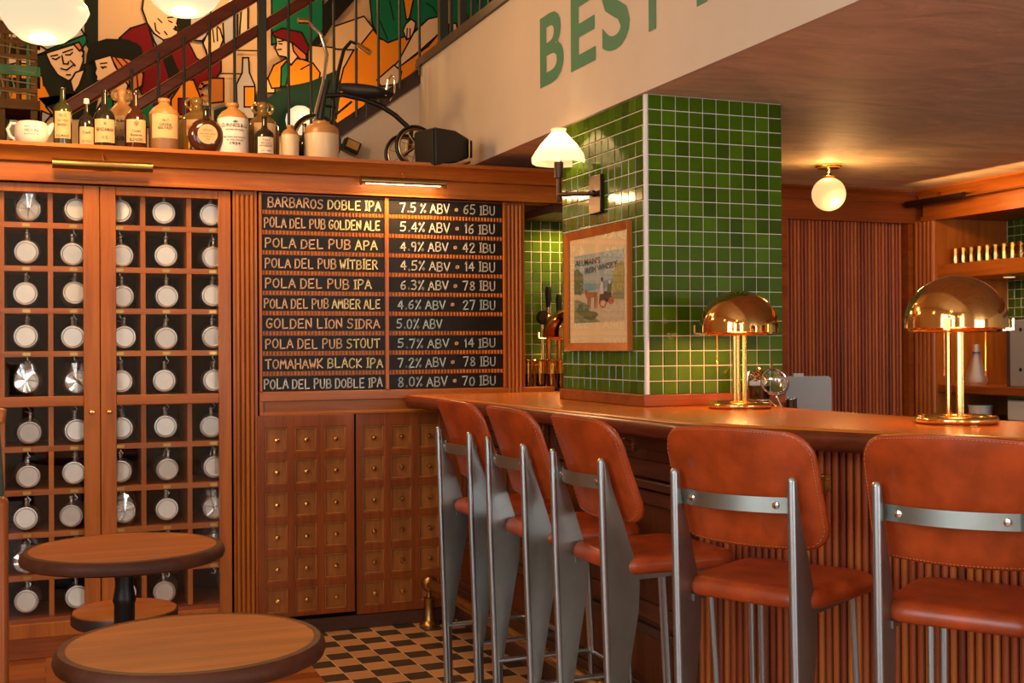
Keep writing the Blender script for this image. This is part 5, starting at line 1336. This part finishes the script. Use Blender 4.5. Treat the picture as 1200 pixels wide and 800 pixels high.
vessel('beer_bottle', 357, 18, 145, 188, yb_ - .06, 'dark brown bottle standing in shadow behind the little cream bottle', 'bottle', ROUND, M['bottle_dark'])
vessel('stoneware_jar', 377, 40, 143, 188.5, ya + .03, 'large cream crock with a wide tan shoulder in front of the tricycle', 'jar', WIDE, M['cream'], None, (), None, M['tan'], 1.0, None, .66)

# weathered crate at the left end
c0 = atY(0, 130, yb_); 
t = thing('lobster_crate', (c0.x - .09, yb_ + .02, ZS), 'weathered green and brown wooden crate draped with netting at the left', 'crate')
cx0, cx1 = c0.x - .26, atY(44, 130, yb_).x; zc0, zc1 = ZS + .001, atY(30, 30, yb_).z; zb0 = atY(20, 131, yb_).z
y0_, y1_ = yb_ - .06, yb_ + .20
for x in (cx0, cx1 - .03, (cx0 + cx1) / 2 + .045):
    for y in (y0_, y1_ - .03): MB().box(x, x + .03, y, y + .03, zc0, zc1).build('corner_post', M['crate'], t, bevel=0.003)
for z in (zb0, zb0 + .15, zc1 - .06):
    mb = MB().box(cx0, cx1, y0_ - .012, y0_, z, z + .045).box(cx0, cx1, y1_, y1_ + .012, z, z + .045).box(cx1, cx1 + .012, y0_, y1_, z, z + .045); mb.build('slat', M['crate_green'] if z == zb0 + .15 else M['crate'], t, bevel=0.002)
MB().box(cx0, cx1, y0_, y1_, zb0 + .005, zb0 + .02).build('floor_board', M['crate'], t)
for k in range(7):
    x = cx0 + .02 + k * (cx1 - cx0 - .05) / 6
    MB().box(x, x + .022, y1_ - .012, y1_, zb0 + .02, zc1 - .02).build('back_slat', M['crate'], t, bevel=0.002)
for k in range(6):
    x = cx1 - .035 - k * .042
    MB().box(x - .011, x + .003, y0_ - .004, y0_ + .006, zb0 + .03, zc1 - .03).build('front_slat', M['crate_green'] if k % 3 == 0 else M['crate'], t, bevel=0.002)
for z in (zb0 + .075, zb0 + .225, zc1 - .10):
    MB().box(cx0, cx1, y0_ - .010, y0_ - .002, z, z + .018).build('batten', M['crate'], t, bevel=0.002)
MB().box(cx0 + .02, cx1 - .03, y0_ + .03, y1_ - .03, zc1 - .10, zc1 - .06).build('folded_net', M['rope'], t, bevel=0.015)
mb = MB()
for k in range(7):
    x = cx0 + .03 + k * .045; MB_ = None
    mb.tube([(x, y0_ - .004, zb0 + .04), (x + .02, y0_ - .006, zb0 + .10), (x - .006, y0_ - .004, zb0 + .20), (x + .012, y0_ - .006, zc1 - .05)], .004, 6)
for k in range(5):
    z = zb0 + .07 + .05 * k; mb.tube([(cx0 + .01, y0_ - .008, z), (cx0 + .12, y0_ - .012, z - .02), (cx0 + .22, y0_ - .008, z + .012), (cx1 - .01, y0_ - .01, z - .006)], .0035, 6)
mb.build('net_rope', M['rope'], t)

# child's tricycle
def tri():
    cx = atY(372, 160, YW + .30)
    t = thing('tricycle', (cx.x + .15, YW + .28, ZS), 'old black tricycle with curved frame standing on the cornice shelf', 'tricycle')
    yt = YW + .26
    q = lambda px, py, dy=0.0: atY(px, py, yt + dy)
    def wheel(c, r, axis, name, parent, spokes=8, tyre=None):
        c = Vector(c); ax = Vector(axis).normalized(); u = ax.cross(Vector((0, 0, 1))).normalized(); w = u.cross(ax)
        P_ = lambda a, rr: c + (u * math.cos(a) + w * math.sin(a)) * rr
        o = MB().tube([P_(2 * PI * k / 36, r - .009) for k in range(36)], .009, 8, closed=True).build(name, M['black_metal'], parent)
        rm = MB().tube([P_(2 * PI * k / 36, r - .022) for k in range(36)], .006, 8, closed=True)
        for k in range(spokes): rm.tube([c + ax * .012, P_(2 * PI * (k + .3) / spokes, r - .022)], .0022, 6)
        rm.tube([c - ax * .03, c + ax * .03], .012, 12); rm.build('rim', M['brass_old'], o)
    # front wheel stands almost edge on, behind the crock
    fw = q(371, 190); rf = (q(371, 133).z - ZS) / 2; fc = Vector((fw.x, yt, ZS + rf))
    wheel(fc, rf, (0.25, -1, 0), 'front_wheel', t, 10)
    MB().tube([q(366, 160), q(371, 128), q(379, 98), q(383, 64), q(376, 40), q(362, 27), q(354, 25)], .0095, 10).build('handlebar', M['chrome'], t)
    MB().tube([q(393, 104, .05), q(397, 82, .06), q(403, 58, .07), q(411, 49, .07), q(419, 52, .03), q(424, 56, .0)], .0095, 10).build('handlebar', M['black_metal'], t)
    MB().tube([q(361, 25), q(349, 24.5)], .016, 12).build('grip', M['brass_old'], t)
    MB().tube([q(420, 53, .02), q(434, 62, -.03)], .014, 12).build('grip', M['brass_old'], t)
    MB().tube([q(375, 140), q(380, 112), q(384, 94)], .015, 12).build('fork', M['black_metal'], t)
    MB().tube([q(388, 150, .03), q(390, 118, .03), q(394, 98, .03)], .012, 12).build('fork', M['black_metal'], t)
    MB().tube([q(371, 122), q(393, 126, .03)], .007, 8).build('fork_crown', M['black_metal'], t)
    MB().tube([q(382, 112), q(402, 111), q(425, 116), q(446, 124), q(463, 135), q(475, 146), q(482, 153)], .013, 12).build('frame_tube', M['black_metal'], t)
    MB().tube([q(393, 135), q(412, 119)], .006, 8).build('brace', M['black_metal'], t)
    # saddle with chrome hoop
    a, e = q(399, 102), q(458, 112); m_ = (a + e) / 2; d_ = (e - a)
    sd_ = MB(); n = 14; ring = []
    for i in range(n + 1):
        f = i / n; c_ = a + d_ * f; w_ = .018 + .055 * min(1, f * 1.5) ** 1.5 * (1 if f < .9 else .8); h_ = .014 + .020 * math.sin(PI * min(1, f * .9 + .1))
        ring.append([c_ + Vector((0, w_ * math.cos(2 * PI * k / 12), h_ * math.sin(2 * PI * k / 12))) for k in range(12)])
    sd_.add([p for r_ in ring for p in r_], [(i * 12 + k, i * 12 + (k + 1) % 12, (i + 1) * 12 + (k + 1) % 12, (i + 1) * 12 + k) for i in range(n) for k in range(12)] + [tuple(range(12))[::-1], tuple(n * 12 + k for k in range(12))])
    sd_.build('saddle', M['black_paint'], t, smooth=60)
    MB().tube([q(452, 112, -.05), q(455, 94, -.05), q(459, 88, -.02), q(463, 91, .02), q(462, 108, .02), q(456, 118, 0)], .005, 8).build('saddle_hoop', M['chrome'], t)
    MB().tube([q(428, 112), q(430, 130), q(429, 139)], .007, 8).build('seat_post', M['black_metal'], t)
    # rear axle and wheels
    rr = (atY(487, 149, yt - .1).z - ZS) / 2
    w1 = atY(487, 172, yt - .16); w2 = atY(470, 176, yt + .16)
    wheel((w1.x, yt - .16, ZS + rr), rr, (0.02, -1, 0), 'rear_wheel', t); wheel((w2.x, yt + .10, ZS + rr), rr, (0.02, -1, 0), 'rear_wheel', t)
    MB().tube([(w1.x, yt - .16, ZS + rr), (w2.x, yt + .10, ZS + rr)], .008, 8).build('axle', M['black_metal'], t)
    MB().tube([q(482, 153), (w1.x * .5 + w2.x * .5, yt - .03, ZS + rr)], .012, 8).build('axle_stay', M['black_metal'], t)
tri()

# loudspeaker overhanging the right end of the shelf
ysp = YW - .06
sq = lambda px, py, dy=0.0: atY(px, py, ysp + dy)
t = thing('loudspeaker', tuple(sq(510, 188)), 'black wedge shaped loudspeaker at the right end of the cornice shelf', 'loudspeaker')
f1, f2, f3, f4 = sq(485, 162, -.05), sq(510, 149, -.10), sq(510, 193.5, -.10), sq(487, 202, -.05)
b1, b2 = sq(541, 160, .02), sq(552, 165, .06)
sp = MB()
front = [sq(485.5, 155, .06), sq(510, 148.5, -.06), sq(511, 193, -.06), sq(487, 201, .06)]
back = [sq(527, 153, .20), sq(550, 163, .10), sq(550, 185, .10), sq(527, 190, .20)]
mid = [sq(508, 150, .16), sq(535, 153.5, .0), sq(535, 191, .0), sq(508, 192, .16)]
sp.add(front + mid + back, [(0, 1, 2, 3)[::-1]] + [(i * 4 + k, i * 4 + (k + 1) % 4, (i + 1) * 4 + (k + 1) % 4, (i + 1) * 4 + k) for i in range(2) for k in range(4)] + [(8, 9, 10, 11)])
sp.build('cabinet', M['black_paint'], t, bevel=0.008)
c_ = sum(front, Vector()) / 4; nrm = (front[1] - front[0]).cross(front[3] - front[0]).normalized()
if nrm.y > 0: nrm = -nrm
MB().extrude([c_ + (p - c_) * .9 + nrm * .002 for p in front], nrm * .006).build('grille', M['black_metal'], t)
MB().extrude([sq(551, 164, .085), sq(553.5, 165, .07), sq(553.5, 184, .07), sq(551, 185, .085)], (.006, .02, 0)).build('rear_connector', M['black_paint'], t)
MB().bar(sq(532, 196, .05), sq(546, 190, .16), .05, .012).build('bracket', M['brass_old'], t)

# ================================================================== BAR THINGS
# tall handled beer taps in the recess
for px, py, top, lab in ((643, 395, 336, 'beer tap with long black handle in the tiled recess, left of the hidden lamp'), (655.5, 395, 345, 'beer tap with long black handle in the tiled recess, next to the column')):
    y = 5.93; c = atY(px, 445, y); zt_ = atY(px, top, y).z; zm = atY(px, top + 24, y).z
    t = thing('beer_tap', (c.x, y, ZCT), lab, 'beer tap', 'beer taps in the recess')
    MB().lathe([(.03, ZCT + .0005), (.03, ZCT + .01), (.014, ZCT + .02), (.014, zm - .09), (.02, zm - .08), (.02, zm - .05), (.012, zm - .04), (.012, zm)], (c.x, y, 0), 18).build('stem', M['brass_old'], t)
    MB().lathe([(.011, zm), (.014, zm + .02), (.017, zt_ - .02), (.013, zt_), (.0001, zt_ + .002)], (c.x, y, 0), 18).build('handle', M['black_paint'], t)
    MB().tube([(c.x, y, zm - .065), (c.x, y - .06, zm - .07), (c.x, y - .075, zm - .10)], .009, 8).build('spout', M['brass_old'], t)
c = atY(637, 372, 5.94); t = thing('gauge_valve', (c.x, 5.94, ZCT), 'round black gauge on a thin stem left of the beer taps', 'gauge')
MB().lathe([(.0001, .02), (.034, .02), (.038, .014), (.038, -.014), (.0001, -.014)], (c.x, 5.94, c.z), 24, axis='y').build('gauge_dial', M['black_paint'], t); MB().tube([(c.x, 5.95, ZCT + .0005), (c.x, 5.95, c.z - .03)], .008, 8).build('stem', M['brass_old'], t)
# mats and glasses in front of the taps
mt = box_obj('bar_mat', M['black_paint'], 2.44, 2.86, 5.60, 5.88, ZCT + .0005, ZCT + .008, None, .002, (2.65, 5.74, ZCT)); tag(mt, 'black rubber bar mat in the tiled recess', 'mat')
for k, (px, y, lab) in enumerate(((619.5, 5.66, 'dark filled beer glass at the left end of the bar mat'), (633.5, 5.70, 'dark filled beer glass second along the bar mat'), (647, 5.66, 'dark filled beer glass third along the bar mat'), (657.5, 5.70, 'dark filled beer glass on the bar mat beside the column'))):
    c = atY(px, 450, y); zb_ = ZCT + .0085
    t = thing('beer_glass', (c.x, y, zb_), lab, 'glass', 'glasses on the bar mat')
    MB().lathe([(.0001, zb_ + .006), (.026, zb_ + .006), (.035, zb_ + .15), (.037, zb_ + .15), (.028, zb_), (.0001, zb_)], (c.x, y, 0), 24).build('tumbler', M['glass_ware'], t)
    MB().lathe([(.0001, zb_ + .007), (.0255, zb_ + .007), (.030, zb_ + .080), (.0001, zb_ + .080)], (c.x, y, 0), 24).build('dark_drink', M['bottle_dark'], t)
    MB().lathe([(.0345, zb_ + .146), (.0375, zb_ + .150), (.0355, zb_ + .153), (.0345, zb_ + .150)], (c.x, y, 0), 24, caps=False).build('rim', M['brass'], t)
# utensil pot with bar tools
ZB = 0.9605
def atdep(px, py, dep): return atD(px, py, dep)
c = atZ(890, 475, ZCT); ZP = ZCT + .0005; DP = c.x * math.sin(YAW) + c.y * math.cos(YAW)
t = thing('utensil_pot', (c.x, c.y, ZP), 'small dark pot with steel foot behind the dome lamp, holding bar tools', 'pot')
zr_ = atdep(890, 452, DP).z
MB().lathe([(.0001, ZP + .024), (.036, ZP + .024), (.038, ZP + .03), (.040, zr_ - .004), (.041, zr_), (.038, zr_), (.035, ZP + .03), (.0001, ZP + .028)], (c.x, c.y, 0), 32).build('body', M['bottle_dark'], t)
MB().lathe([(.0001, ZP), (.038, ZP), (.040, ZP + .003), (.040, ZP + .022), (.037, ZP + .025), (.0001, ZP + .025)], (c.x, c.y, 0), 32).build('foot', M['chrome'], t)
def tool(name, lab, build):
    t_ = thing(name, (c.x, c.y, ZP + .03), lab, 'bar tool'); build(t_); return t_
def strainer(t_):
    h = atdep(907.5, 447.5, DP - .03); ax = Vector((-.22, -.88, .40)).normalized(); u = ax.cross(Vector((0, 0, 1))).normalized(); w = u.cross(ax)
    rr = .053
    MB().tube([h + (u * math.cos(2 * PI * k / 32) + w * math.sin(2 * PI * k / 32)) * rr for k in range(32)], .0045, 8, closed=True).build('hoop', M['chrome'], t_)
    mb = MB(); v = []; n = 24
    for i in range(6):
        f = i / 5.0; r_ = rr * math.cos(f * PI / 2 * .98); dd_ = -ax * (.036 * math.sin(f * PI / 2))
        for k in range(n): v.append(h + (u * math.cos(2 * PI * k / n) + w * math.sin(2 * PI * k / n)) * r_ + dd_)
    mb.add(v, [(i * n + k, i * n + (k + 1) % n, (i + 1) * n + (k + 1) % n, (i + 1) * n + k) for i in range(5) for k in range(n)]); mb.build('mesh_bowl', M['film'], t_)
    MB().tube([h - w * rr, h - w * .12 - u * .02, (c.x + .01, c.y, ZP + .04)], .0045, 8).build('handle', M['chrome'], t_)
    MB().tube([h + w * rr, h + w * (rr + .02)], .004, 8).build('ear', M['brass'], t_)
tool('tea_strainer', 'round fine mesh strainer leaning out of the utensil pot', strainer)
def coil(t_):
    h = atdep(890, 444, DP); mb = MB()
    pts = []
    for k in range(90):
        a = 2 * PI * k / 90 * 9; f = k / 89
        pts.append(h + Vector((-.028 + .056 * f + .010 * math.cos(a), .012 * math.sin(a), .035 - .07 * abs(f - .5) + .012 * math.sin(a))))
    mb.tube(pts, .0028, 6); mb.build('spring_coil', M['brass'], t_)
    MB().lathe([(.0001, 0.002), (.04, .002), (.04, -.001), (.0001, -.001)], h - Vector((0, -.012, .01)), 20, axis='y').build('plate', M['chrome'], t_)
    MB().tube([h - Vector((0, 0, .03)), (c.x, c.y + .01, ZP + .035)], .006, 8).build('handle', M['chrome'], t_)
tool('coil_strainer', 'brass coil cocktail strainer standing in the utensil pot', coil)
def spoon(t_):
    h = atdep(879, 443, DP + .02)
    MB().lathe([(.0001, .03), (.012, .026), (.018, .0), (.015, -.03), (.008, -.05), (.0001, -.055)], h, 18, sy_=.3).build('blade', M['chrome'], t_)
    MB().tube([h - Vector((0, 0, .05)), (c.x - .015, c.y, ZP + .04)], .005, 8).build('handle', M['chrome'], t_)
tool('bar_scoop', 'shiny steel scoop upright at the left of the utensil pot', spoon)
for px, dep, r_, top, lab in ((926, 5.05, .030, 466, 'steel cup behind, nearer the grey board'), (922, 4.80, .034, 467.5, 'wider steel cup standing in front of the other, by the grey board')):
    k = atdep(px, 478, dep); zt_ = atdep(px, top, dep).z
    o = MB().lathe([(.0001, ZB), (r_ * .86, ZB), (r_ * .9, ZB + .004), (r_, zt_ - .003), (r_ + .002, zt_), (r_ - .002, zt_), (r_ * .84, ZB + .008), (.0001, ZB + .008)], (k.x, k.y, 0), 28).build('steel_cup', M['chrome'], None, (k.x, k.y, ZB)); tag(o, lab, 'cup')
# grey plastic board leaning upright
p = [atdep(902, 444, 5.25), atdep(974.5, 440, 5.25)]
w_ = (p[1] - p[0]); w_.z = 0; L = w_.length; w_.normalize(); zt_ = atdep(940, 440.5, 5.25).z
t = thing('cutting_board', tuple(Vector((p[0].x, p[0].y, ZB))), 'grey plastic cutting board standing upright behind the counter', 'cutting board')
ol = rounded_outline(L / 2, (zt_ - ZB) / 2, .02, 6); cc_ = p[0] + w_ * L / 2; cc_.z = (zt_ + ZB) / 2
nn = Vector((w_.y, -w_.x, 0))
MB().extrude([cc_ + w_ * x + Vector((0, 0, z)) for x, z in ol], -nn * .012).build('board', M['grey_plastic'], t, bevel=0.002)
MB().obox(cc_ + w_ * (-.01) + Vector((0, 0, (zt_ - ZB) / 2 + .004)) - nn * .006, w_ * .022, nn * .010, (0, 0, .008)).build('clip', M['stone_white'], t)
MB().obox(Vector((cc_.x, cc_.y, ZB + .08)) + w_ * (L / 2 + .012), w_ * .02, nn * .015, (0, 0, .008)).build('foot_clip', M['stone_white'], t)

# ================================================================== SHELF NICHE ON THE RIGHT
YN = 5.88; XN = 5.66
z_s0, z_s1 = 1.744, 1.833
c = MB().box(XS - .01, XS + .05, YN, YD - .01, 0, 2.12); c.box(XS + .05, XN + .1, YN, YN + .02, 0, 2.13)
reeds(c, (XS - .01, YD - .015), (XS - .01, YN + .002), 0.0, 2.11, 0.038)
o = c.build('niche_side_panel', M['oak_v'], None, (XS + .2, YN + .05, 0)); tag(o, 'wooden side panel with reeded pilaster at the left end of the shelf niche', 'panel')
b = MB().box(XN, XN + .1, 1.5, YN, 0, 2.14); struct(b, 'wall_niche', M['grout'], 'tiled back of the shelf niche')
tl = tiles(MB(), (XN, YN - .01, 1.12), (0, -1, 0), (0, 0, 1), 34, 18, .0565, .0565, (-1, 0, 0), .0035)
struct(tl, 'trim_4', TILES, 'green glazed tiles at the back of the niche')
b = MB().box(XS, XN + .1, 1.5, YN, 2.118, 2.14); struct(b, 'trim_5', M['mah_y'], 'wooden top of the shelf niche')
o = box_obj('niche_shelf', M['oak_y'], XS + .005, XN - .006, 2.2, YN - .001, z_s0, z_s1, None, .004, (XS + .3, 4, z_s0)); tag(o, 'thick lit wooden shelf carrying glasses on the right', 'shelf')
o = box_obj('back_ledge', M['mah_y'], XS + .0, XN - .006, 2.2, YN - .001, 1.05, 1.098, None, .004, (XS + .3, 4, 1.05)); tag(o, 'dark wooden ledge under the glass shelf, behind the right lamp', 'shelf')
o = MB().lathe([(.0001, z_s0 - .004), (.03, z_s0 - .004), (.034, z_s0 - .001), (.034, z_s0)], (5.36, 5.55, 0), 20).build('downlight', M['opal_globe'], None, (5.36, 5.55, z_s0)); tag(o, 'small round downlight under the thick glass shelf', 'downlight')
area_light('downlight_glow', (5.36, 5.55, z_s0 - .008), (0, 0, 0), .05, .05, 2.0, WARM)
# glasses upside down in rows, and tall ones
first = None; k = 0
rows = []
for r_ in range(3):
    for i in range(10): rows.append((5.20 + .085 * r_, 5.82 - i * .066 + .01 * r_, r_, i))
for x, y, r_, i in rows:
    k += 1
    lab = 'short tumbler on the thick shelf, %s row, %s from the panel' % (('front', 'middle', 'rear')[r_], ('first', 'second', 'third', 'fourth', 'fifth', 'sixth', 'seventh', 'eighth', 'ninth', 'tenth')[i])
    if first is None:
        first = o = MB().lathe([(.0001, .002), (.026, .002), (.030, .006), (.031, .05), (.029, .096), (.027, .096), (.027, .012), (.0001, .010)], (0, 0, 0), 12).build('tumbler', M['glass_ware'], smooth=0)
    else: o = first.copy(); COL.objects.link(o)
    o.location = (x, y, z_s1 + .0005); tag(o, lab, 'glass', 'tumblers on the glass shelf')
for i, (x, y) in enumerate(((5.22, 5.08), (5.24, 4.97), (5.36, 5.12), (5.38, 5.00))):
    t = thing('glass_bottle', (x, y, z_s1), 'tall clear decanter bottle on the thick shelf, %s' % ('front left', 'front right', 'back left', 'back right')[i], 'bottle', 'tall decanters at the right edge')
    z = z_s1 + .0005
    MB().lathe([(.0001, z), (.040, z), (.042, z + .004), (.042, z + .13), (.032, z + .16), (.017, z + .18), (.016, z + .22), (.022, z + .225), (.0001, z + .227)], (x, y, 0), 20).build('body', M['glass_ware'], t)
    MB().lathe([(.014, z + .226), (.022, z + .235), (.026, z + .265), (.018, z + .285), (.0001, z + .29)], (x, y, 0), 16).build('stopper', M['glass_ware'], t)
# flask on the ledge
f = atX(1144, 430, XS + .10); z = 1.0985
t = thing('conical_flask', (f.x, f.y, z), 'frosted conical flask with a blue neck band on the back ledge', 'flask')
dpt = f.x * math.sin(YAW) + f.y * math.cos(YAW); u = dpt / FPX
MB().lathe([(.0001, z), (9 * u, z), (12.2 * u, z + 4 * u), (12 * u, z + 9 * u), (4.6 * u, z + 34 * u), (3.8 * u, z + 44 * u), (3.6 * u, z + 48 * u), (2.6 * u, z + 48 * u), (3.2 * u, z + 34 * u), (9.5 * u, z + 8 * u), (.0001, z + 2 * u)], (f.x, f.y, 0), 28).build('body', M['flask'], t)
M['blue'] = plain('blue_band', (0.04, 0.03, 0.20), 0.5)
MB().lathe([(4.4 * u, z + 35 * u), (4.3 * u, z + 39 * u), (4.0 * u, z + 39 * u), (4.1 * u, z + 35 * u), (4.4 * u, z + 35 * u)], (f.x, f.y, 0), 24).build('neck_band', M['blue'], t)
# grey appliance panel at the far right
a0 = atX(1183, 375, XS + .12); a1 = atX(1183, 447, XS + .12)
t = thing('steel_appliance', (XS + .3, a0.y - .3, 1.0985), 'grey steel appliance panel on the back ledge at the right edge', 'appliance')
MB().box(XS + .12, XS + .50, a0.y - .62, a0.y, 1.0985, a0.z).build('housing', M['appliance'], t, bevel=0.004)
MB().box(XS + .115, XS + .50, a0.y, a0.y + .02, 1.0985, a0.z + .012).build('dark_edge', M['plinth'], t)
for py in (386, 433):
    k = atX(1196, py, XS + .118); MB().lathe([(.0001, .002), (.010, .002), (.010, -.001)], (0, 0, 0), 14, axis='x')
    mb = MB().lathe([(.0001, -.003), (.010, -.003), (.011, 0), (.0001, .0)], (k.x, k.y, k.z), 14, axis='x'); mb.build('screw_hole', M['black_paint'], t)
# white containers on the cupboard below the ledge
box_ = box_obj('under_cabinet', M['plinth'], XS + .02, XN - .006, 2.2, YN - .002, 0, 0.90, None, .004, (XS + .3, 4, 0)); tag(box_, 'dark low cabinet under the back ledge', 'cabinet')
k = atX(1149, 488, XS + .14); zt_ = atX(1149, 474.5, XS + .14).z
o = MB().lathe([(.0001, .9005), (.062, .9005), (.066, .91), (.068, zt_ - .012), (.071, zt_ - .010), (.071, zt_), (.0001, zt_)], (k.x, k.y, 0), 32).build('white_tub', M['trim_white'], None, (k.x, k.y, .9005)); tag(o, 'white round tub below the back ledge', 'tub')
k = atX(1180, 485, XS + .10); zt_ = atX(1182, 468.5, XS + .10).z
o = box_obj('white_box', M['trim_white'], XS + .10, XS + .4, k.y - .40, k.y, .9005, min(zt_, 1.045), None, .01, (XS + .25, k.y - .2, .9005)); tag(o, 'white box below the back ledge at the right edge', 'box')

for o in bpy.data.objects:
    if '_w' in o: del o['_w']
